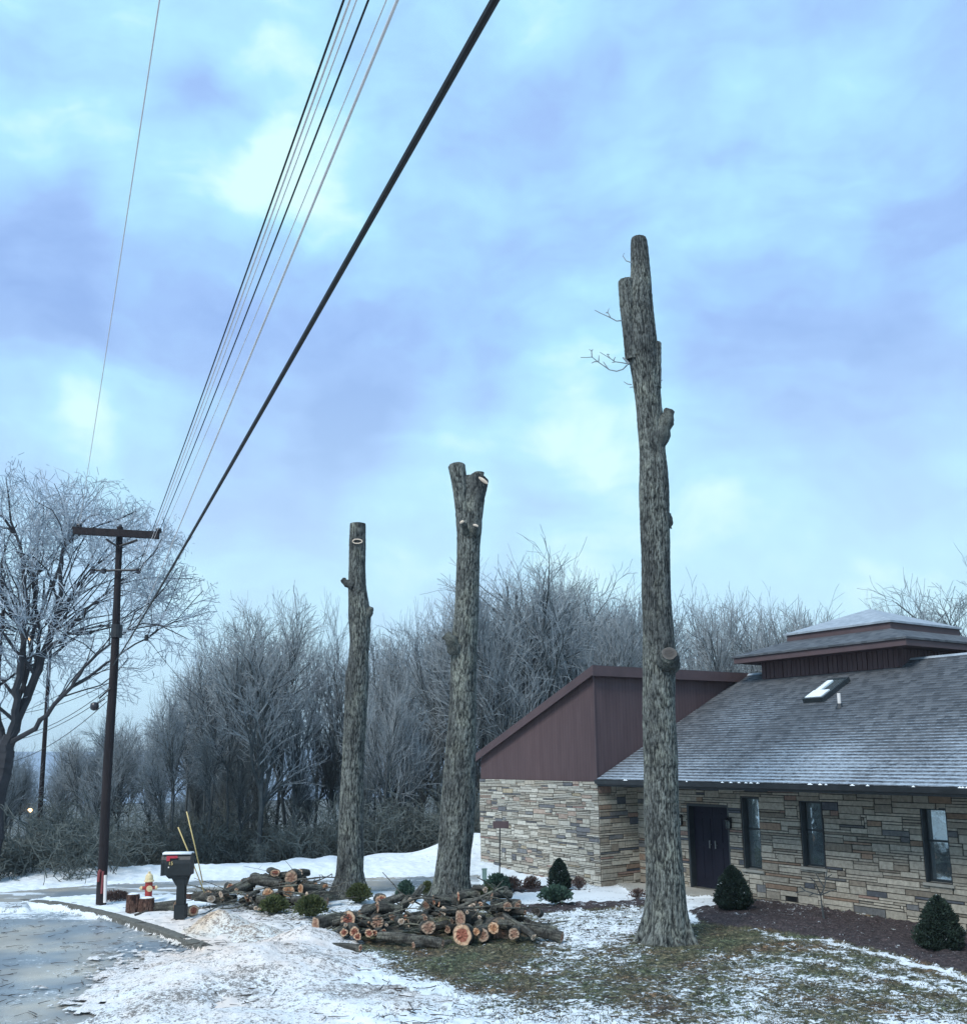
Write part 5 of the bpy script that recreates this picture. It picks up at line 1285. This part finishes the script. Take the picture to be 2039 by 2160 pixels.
# ------------------------------------------------------------------ bare trees
def tubes_np(S, n):
    """S rows: x0 y0 z0 x1 y1 z1 r0 r1 -> V, F with n-sided open tubes"""
    S = np.asarray(S, float)
    if not len(S): return np.zeros((0, 3)), np.zeros((0, 4), int)
    a, b = S[:, :3], S[:, 3:6]; d = b-a; L = np.linalg.norm(d, axis=1)[:, None]+1e-9; d = d/L
    ref = np.where(np.abs(d[:, 2:3]) > .9, np.array([[1., 0, 0]]), np.array([[0, 0, 1.]]))
    u = np.cross(d, ref); u /= np.linalg.norm(u, axis=1)[:, None]; v = np.cross(d, u)
    a = a-d*S[:, 6:7]*.5; b = b+d*S[:, 7:8]*.5
    th = 2*math.pi*np.arange(n)/n
    ring = lambda c, r: c[:, None, :]+r[:, None, None]*(np.cos(th)[None, :, None]*u[:, None, :]+np.sin(th)[None, :, None]*v[:, None, :])
    V = np.concatenate([ring(a, S[:, 6]), ring(b, S[:, 7])], 1).reshape(-1, 3)
    m = len(S); o = np.arange(m)[:, None]*2*n; j = np.arange(n)[None, :]; k = (j+1) % n
    F = np.stack([o+j, o+k, o+n+k, o+n+j], -1).reshape(-1, 4)
    return V, F
def grow(rg, out, p, d, L, r, lev, maxlev, rmin, par):
    nst = par.get('steps', 5) if lev < 2 else (4 if lev < 4 else 3)
    st = L/nst; rr = r
    for k in range(nst):
        wb = par['wob']*(1.15 if lev < 2 else 1.8)
        d = [d[0]+rg.gauss(0, wb), d[1]+rg.gauss(0, wb), d[2]+rg.gauss(0, wb)+par['up']*(1 if lev < 3 else .5)]
        m = math.sqrt(d[0]**2+d[1]**2+d[2]**2); d = [c/m for c in d]
        q = [p[i]+d[i]*st for i in range(3)]; r2 = max(rmin, rr*(1-par['taper']/nst*1.0))
        out.append((lev, *p, *q, max(rr, rmin), r2)); p = q; rr = r2
        if lev < maxlev and (k >= (par['bare'] if lev == 0 else 0)):
            nc = par['kids'][min(lev, len(par['kids'])-1)]
            nc = int(nc)+(rg.random() < nc-int(nc))
            for _ in range(nc):
                a = rg.uniform(0, 2*math.pi); s = rg.uniform(*par['ang'])*(1 if lev < 1 else 1.25)
                ref = (1, 0, 0) if abs(d[2]) > .8 else (0, 0, 1)
                u = Vector(d).cross(Vector(ref)).normalized(); v = Vector(d).cross(u)
                e = Vector(d)*math.cos(s)+(u*math.cos(a)+v*math.sin(a))*math.sin(s); e.z += .06
                e.normalize(); ra = par['ratio']; f = (ra if isinstance(ra, float) else ra[min(lev, len(ra)-1)])*rg.uniform(.75, 1.2)*(1-.25*k/nst)
                grow(rg, out, p, list(e), L*f, rr*(rg.uniform(.55, .8) if lev < 2 else rg.uniform(.45, .7)), lev+1, maxlev, rmin, par)
def tree_mesh(segs, split=2):
    A = np.array(segs); res = []
    for sel, nm in ((A[:, 0] <= split, 'trunk'), (A[:, 0] > split, 'crown')):
        Q = A[sel][:, 1:]; big = Q[:, 6] > .035
        V1, F1 = tubes_np(Q[big], 7); V2, F2 = tubes_np(Q[~big], 3)
        res.append((nm, np.vstack([V1, V2]), np.vstack([F1, F2+len(V1)]).astype(int)))
    return res
PAR = dict(wob=.075, up=.05, taper=.42, bare=3, kids=[2.0, 1.15, 1.0, .8], ang=(.30, .68), ratio=[.48, .62, .78, .80, .7], steps=8, maxlev=4, tl=.85)
def proto(seed, H, r, **kw):
    par = dict(PAR); par.update(kw); rg = random.Random(seed); out = []
    ml = par.get('maxlev', 5)
    grow(rg, out, [0, 0, -.3], [rg.gauss(0, .06), rg.gauss(0, .06), 1], H*par.get('tl', .62), r, 0, ml, par.get('rmin', .012), par)
    A = np.array(out); zmax = np.percentile(A[:, 6], 99.8); sc_ = H/zmax; A[:, 1:7] *= sc_
    return A
protos = []
VASE = dict(bare=2, kids=[1.35, 1.2, 1.0, .8], ratio=[.66, .55, .72, .8], ang=(.24, .55), up=.05)
for i, (H, r, kw) in enumerate([(15, .15, {}), (14, .15, VASE), (16, .18, dict(kids=[2.3, 1.15, 1.0, .8], ratio=[.52, .62, .75, .8], bare=2)), (13, .11, dict(bare=4)), (15, .16, VASE),
                                (12, .10, dict(ang=(.22, .5), bare=2)), (14, .16, VASE), (15, .12, dict(bare=4, ratio=[.42, .6, .66, .7]))]):
    protos.append((H, proto(31+i*3, H, r, **kw)))
for h_, a_ in protos: print('proto', h_, len(a_))
def tree_obj(A, mat, label, group, loc, rz, s, first=None, name='bare_tree', split=2):
    root = empty(name, loc, rz, label=label, cat='tree', group=group); root.scale = (s[0], s[0], s[1])
    for nm, V, F in tree_mesh(A, split): mesh(nm, V, F, M['limb' if nm == 'trunk' else mat], root)
    return root
def tree_copy(src, loc, rz, s, label, group):
    c = src.copy(); COL.objects.link(c); c.location = loc; c.rotation_euler = (0, 0, rz); c.scale = (s[0], s[0], s[1]); c['label'] = label
    if group: c['group'] = group
    for ch in list(src.children):
        k = ch.copy(); COL.objects.link(k); k.parent = c
    return c
WOODS = 'bare trees of the winter woods behind the street'
# canopy line read off the photo: top row of the woods at each column
TOPX = [0, 120, 330, 430, 480, 560, 640, 700, 745, 800, 860, 910, 960, 1040, 1100, 1170, 1230, 1300, 1400, 1500, 1600, 1700, 1800, 1900, 1960, 2039, 2300]
TOPY = [1560, 1545, 1480, 1330, 1280, 1258, 1245, 1262, 1300, 1335, 1310, 1265, 1235, 1215, 1205, 1200, 1240, 1262, 1250, 1245, 1270, 1275, 1262, 1262, 1300, 1310, 1300]
rt = random.Random(99); srcs = {}; cnt = 0
def put(px, Y, dtop, mat='twig', lab=None):
    global cnt
    top = np.interp(px, TOPX, TOPY)+dtop; tp = at(px, top, Y); x = tp[0]; z0 = gz(x, Y); H = tp[2]-z0
    if H < 3: return
    i = rt.randrange(len(protos)); h0, A = protos[i]
    if H > 20: H = 20
    sz = H/h0; sxy = sz*rt.uniform(.60, .88)
    zone = next(t for lim, t in ((225, 'left of the utility pole'), (480, 'just right of the utility pole'), (735, 'left of the shortest trunk'), (930, 'between shortest and middle trunk'), (1130, 'between middle trunk and gable peak'), (1350, 'between gable peak and tallest trunk'), (1620, 'between tallest trunk and cupola'), (9999, 'behind the cupola')) if px < lim)
    lab = f"{'tall' if dtop < 45 else 'mid height' if dtop < 155 else 'low'} {'dark' if mat == 'twig5' else 'pale'} twigged bare tree|{zone}|{px:.0f}"
    if (i, mat) not in srcs: srcs[(i, mat)] = tree_obj(A, mat, lab, WOODS, (x, Y, z0), rt.uniform(0, 6.28), (sxy, sz))
    else: tree_copy(srcs[(i, mat)], (x, Y, z0), rt.uniform(0, 6.28), (sxy, sz), lab, WOODS)
    cnt += 1
for k in range(12): put(rt.uniform(-60, 1010), rt.uniform(33.5, 38), rt.choice([0, 10, 40, 90, 160]), 'twig2' if k % 2 else 'twig')
for k in range(12): put(rt.uniform(250, 1250), rt.uniform(44, 56), rt.choice([5, 20, 50, 90]), 'twig')
for px in range(360, 1250, 44): put(px+rt.uniform(-14, 14), rt.uniform(35, 43), rt.uniform(0, 14), 'twig2')
for k in range(14): put(rt.uniform(1050, 2100), rt.uniform(50, 66), rt.choice([0, 12, 30]), 'twig')
for px in range(1080, 2060, 55): put(px+rt.uniform(-20, 20), rt.uniform(44, 54), rt.uniform(0, 14), 'twig2')
for k in range(7): put(rt.uniform(-100, 420), rt.uniform(40, 70), rt.uniform(0, 120), 'twig')
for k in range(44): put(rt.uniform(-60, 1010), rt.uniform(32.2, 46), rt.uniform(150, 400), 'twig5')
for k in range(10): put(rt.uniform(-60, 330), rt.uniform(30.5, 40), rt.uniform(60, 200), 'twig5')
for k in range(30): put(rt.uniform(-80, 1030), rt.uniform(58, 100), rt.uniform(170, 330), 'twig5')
for k in range(16): put(rt.uniform(-60, 300), rt.uniform(36, 62), rt.uniform(0, 70), 'twig')
def rename_trees():
    ordn = 'leftmost second third fourth fifth sixth seventh eighth ninth tenth eleventh twelfth'.split(); g = {}
    for o in COL.objects:
        if '|' in str(o.get('label', '')): k, z, x = o['label'].split('|'); g.setdefault((k, z), []).append((float(x), o))
    for (k, z), v in g.items():
        v.sort(key=lambda q: q[0])
        for n, (x, o) in enumerate(v): o['label'] = f'{k} in the woods {z}' if len(v) == 1 else f"{k} {z}, {'leftmost' if n == 0 else ordn[n]+' from left'}" if n < 12 else f'{k} {z}, near the right'
rename_trees()
# single trees that stand out
def special(px, base_y, top, Y, i, rz, wide, mat, label, z=None):
    tp = at(px, top, Y); z0 = gz(tp[0], Y); h0, A = protos[i]; sz = (tp[2]-z0)/h0
    return tree_obj(A, mat, label, None, (tp[0], Y, z0), rz, (sz*wide, sz))
special(1185, 1600, 1172, 40, 2, .4, 1.0, 'twig2', 'bare tree whose highest twigs rise just above the gable peak left of the tallest trunk')
special(2030, 1500, 1165, 36, 0, 2.1, .95, 'twig', 'bare tree cut by the right edge of the view behind the cupola')
special(560, 1700, 1250, 34, 4, 1.2, 1.0, 'twig2', 'broad multi limbed bare tree left of the shortest trunk')
# the big forked maple at the left edge
def big_tree():
    rg = random.Random(3); YT = 27.0; out = []
    par = dict(wob=.12, up=.03, taper=.55, bare=0, kids=[1.4, 1.15, 1.15, 1.15, 1.1], ang=(.35, .8), ratio=.60, steps=5)
    W_ = lambda a, b, dy: at(a, b, YT+dy)
    base = at(-28, 1885, YT); base[2] = gz(base[0], YT)-.2
    limbs = [
      ([(-28,1885,0),(-14,1760,0),(0,1660,0),(12,1590,0),(20,1560,0)], .34, .25, 0),
      ([(20,1560,0),(35,1500,-.1),(38,1430,-.2),(50,1380,-.2),(52,1320,-.3),(56,1270,-.2),(48,1195,0),(35,1130,.2)], .15, .05, 1),
      ([(20,1560,0),(50,1500,.1),(72,1430,.1),(98,1370,.2),(118,1300,.3),(128,1250,.3),(130,1190,.5),(140,1150,.6)], .18, .05, 1),
      ([(72,1430,.1),(80,1380,.3),(84,1330,.6),(75,1280,.9),(72,1220,1.0)], .09, .04, 1),
      ([(98,1370,.2),(135,1345,0),(160,1310,-.2),(195,1275,-.4),(240,1235,-.6)], .09, .03, 1),
      ([(118,1300,.3),(150,1262,.4),(170,1225,.5),(195,1198,.6)], .07, .03, 1),
      ([(18,1570,0),(60,1545,-.3),(100,1510,-.5),(150,1450,-.8),(175,1410,-.9),(215,1370,-1.0),(270,1330,-1.2)], .10, .03, 1),
      ([(150,1450,-.8),(210,1410,-.6),(260,1375,-.4),(330,1330,-.2)], .06, .025, 1),
      ([(14,1585,0),(-5,1520,.2),(-12,1450,.3),(0,1370,.3),(8,1300,.4),(5,1240,.5)], .15, .05, 1),
      ([(-12,1450,.3),(-50,1380,.3),(-90,1300,.3)], .12, .05, 1),
      ([(35,1500,-.1),(60,1410,.8),(72,1330,1.6),(110,1230,2.0),(150,1130,2.2)], .09, .03, 1),
    ]
    for pts, r0, r1, lev in limbs:
        P = [W_(*q) for q in pts]; P[0] = base if pts[0][1] == 1885 else P[0]
        ts = np.linspace(0, len(P)-1, (len(P)-1)*3+1)
        Q = np.array([[np.interp(t, range(len(P)), [p[c] for p in P]) for c in range(3)] for t in ts]); Q[1:-1] += np.random.default_rng(len(out)).normal(0, .025, (len(Q)-2, 3))
        rs_ = np.linspace(r0, r1, len(Q))*.78
        for k in range(len(Q)-1):
            out.append((0, *Q[k], *Q[k+1], rs_[k], rs_[k+1]))
            if lev and k >= 2 and (k % 2 == 0 or k > len(Q)-5):
                d = (Q[k+1]-Q[k]); d /= np.linalg.norm(d)
                for _ in range(1 if rg.random() < .75 else 0):
                    a = rg.uniform(0, 2*math.pi); e = Vector(d)+Vector((math.cos(a)*.9, math.sin(a)*.9, .25)); e.normalize()
                    grow(rg, out, list(Q[k]), list(e), rg.uniform(1.3, 2.2), max(.02, rs_[k]*.5), 2, 5, .0075, par)
        if lev:
            d = Q[-1]-Q[-2]; d /= np.linalg.norm(d)
            for _ in range(3):
                e = Vector(d)+Vector((rg.gauss(0, .35), rg.gauss(0, .35), .1)); e.normalize(); grow(rg, out, list(Q[-1]), list(e), rg.uniform(1.6, 2.4), r1*.8, 2, 5, .0075, par)
    # outer crown fill: twigs reaching up and outwards inside the crown outline
    cc = W_(75, 1290, .5)
    for k in range(62):
        a = rg.uniform(-math.pi, math.pi); el = rg.uniform(-.35, 1.45); rr = rg.uniform(.42, .74)
        q = [cc[0]+5.0*rr*math.cos(a)*math.cos(el), cc[1]+3.2*rr*math.sin(a)*math.cos(el), cc[2]+3.3*rr*math.sin(el)]
        e = [math.cos(a)*math.cos(el)*.8, math.sin(a)*math.cos(el)*.8, math.sin(el)+.45]
        s_ = [cc[0]+(q[0]-cc[0])*.35, cc[1]+(q[1]-cc[1])*.35, cc[2]-.6+(q[2]-cc[2])*.2]
        mid = [(q[i]+s_[i])/2+rg.gauss(0, .12) for i in range(3)]
        out.append((2, *s_, *mid, .03, .024)); out.append((2, *mid, *q, .024, .018))
        grow(rg, out, q, e, rg.uniform(1.2, 1.9), .018, 3, 5, .0075, par)
    A = np.array(out)
    ex, ey = proj(A[:, 4:7]); q = ((ex-62)/392)**2+((ey-1345)/372)**2
    dr_ = np.random.default_rng(4).random(len(A))
    A = A[(q < 1+.30*(vnoise(ex*.045, ey*.045, 1)-.5)+.16*(dr_-.6)) | (A[:, 0] < 2)]; print('big tree segs', len(A))
    root = empty('large_bare_tree', base, label='large dark forked maple filling the left edge of the view', cat='tree')
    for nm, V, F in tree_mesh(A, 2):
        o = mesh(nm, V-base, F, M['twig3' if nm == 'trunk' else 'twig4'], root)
big_tree()
# undergrowth: thicket nobody could count
def thicket():
    rg = random.Random(17); out = []
    par = dict(wob=.22, up=.03, taper=.5, bare=0, kids=[1.5, 1.3, 1.0], ang=(.3, 1.0), ratio=.6, steps=4)
    for k in range(380):
        px = rg.uniform(-80, 1060); Y = rg.uniform(28.0, 34) if px < 230 else rg.uniform(31.5, 40)
        if px < 230 and k % 2: Y = rg.uniform(26.8, 29)
        x = at(px, 1800, Y)[0]; z0 = gz(x, Y)
        if Y < 32.5 and px > 230: Y += 1.5
        hgt = .25+2.6*max(0, float(fbm(x*.5, Y*.4, 3, 3))-.28)
        for _ in range(3): grow(rg, out, [x+rg.uniform(-.3, .3), Y+rg.uniform(-.3, .3), z0-.1], [rg.gauss(0, .35), rg.gauss(0, .35), 1], hgt*rg.uniform(.6, 1.6), rg.uniform(.010, .022), 1, 3, .011, par)
    A = np.array(out); print('thicket', len(A))
    V, F = tubes_np(A[:, 1:], 3); mesh('undergrowth', V, F, M['brush'], kind='stuff', label='tangled leafless undergrowth along the edge of the woods', cat='undergrowth')
thicket()
# bare sapling in the mulch bed
def sapling():
    p = gp(1737, 1942); k = np.linalg.norm(p-CP)/F_PX; root = empty('sapling', p, label='tiny leafless sapling in the mulch bed below the middle window', cat='tree')
    mb = MB(); c = lambda a, b, y=0: ((a-1737)*k, y, (1942-b)*k)
    mb.tube([(0, 0, -.03), c(1735, 1920), c(1734, 1900)], [.022, .018, .014], 7); mb.build('trunk', M['limb'], root)
    mb = MB()
    for ln in ([(1734,1900,0),(1722,1897,.05),(1708,1893,.1),(1690,1896,.1)], [(1734,1900,0),(1728,1888,-.05),(1720,1872,-.1)], [(1734,1900,0),(1742,1886,0),(1748,1870,.05),(1752,1858,.1)], [(1734,1900,0),(1748,1893,-.05),(1762,1888,-.1)],
               [(1742,1886,0),(1736,1874,.05),(1730,1860,.1)], [(1748,1870,.05),(1758,1862,0)], [(1722,1897,.05),(1712,1901,0)], [(1708,1893,.1),(1700,1885,.15)], [(1720,1872,-.1),(1712,1866,-.1)]):
        mb.tube([c(*q) for q in ln], list(np.linspace(.013, .008, len(ln))), 5)
    mb.build('crown', M['limb'], root)
sapling()
# distant street lamp and a yard light glimpsed through the woods
def lamps():
    Y = 40; a = at(108, 1343, Y); root = empty('street_lamp', (a[0], Y, gz(a[0], Y)), label='distant lit street lamp glimpsed through the large left tree', cat='street lamp')
    H = a[2]-root.location.z; L = (at(52, 1343, Y)-a)[0]
    mb = MB(); mb.tube([(0, 0, 0), (0, 0, H-.25)], [.11, .07], 10); mb.build('pole', M['pole'], root)
    mb = MB(); mb.tube([(0, 0, H-.3), (L*.3, 0, H-.02), (L*.6, 0, H)], .035, 8); mb.build('arm', M['grey_metal'], root)
    mb = MB(); mb.hexa([(L, -.1, H-.05), (L*.58, -.12, H-.05), (L*.58, .12, H-.05), (L, .1, H-.05), (L*.95, -.06, H+.05), (L*.62, -.07, H+.07), (L*.62, .07, H+.07), (L*.95, .06, H+.05)]); hd = mb.build('lamp_head', M['grey_metal'], root)
    m, ns, ls, b = new_mat('lamp_glow'); b.inputs['Emission Color'].default_value = (1, .62, .25, 1); b.inputs['Emission Strength'].default_value = 3
    mb = MB(); mb.lathe([(.02, H-.15), (.10, H-.12), (.12, H-.051)], 12, (L*.82, 0)); mb.build('lens', m, hd)
    Y = 37; a = at(64, 1709, Y); root = empty('yard_lamp', (a[0], Y, gz(a[0], Y)), label='small lit yard lamp deep in the woods at the left', cat='lamp'); H = a[2]-root.location.z
    mb = MB(); mb.tube([(0, 0, -.2), (0, 0, H-.1)], .03, 8); mb.build('post', M['black'], root)
    mb = MB(); mb.lathe([(.03, H-.07), (.075, H-.02), (.075, H+.03), (.03, H+.06)], 12); mb.build('globe', m, root)
lamps()
print('woods trees', cnt)
# ------------------------------------------------------------------ air
def haze():
    mb = MB(); mb.box(-1520, 1520, -310, 1620, -22, 62)
    m = bpy.data.materials.new('haze'); m.use_nodes = True; ns = m.node_tree.nodes; ls = m.node_tree.links; ns.clear()
    out = ns.new('ShaderNodeOutputMaterial'); v = ns.new('ShaderNodeVolumePrincipled')
    v.inputs['Color'].default_value = (.80, .90, 1, 1); v.inputs['Density'].default_value = HAZE; v.inputs['Anisotropy'].default_value = .2
    ls.new(v.outputs[0], out.inputs['Volume']); mb.build('haze', m, kind='stuff', label='thin cold winter haze in the air', cat='haze')
HAZE = .0004
haze()
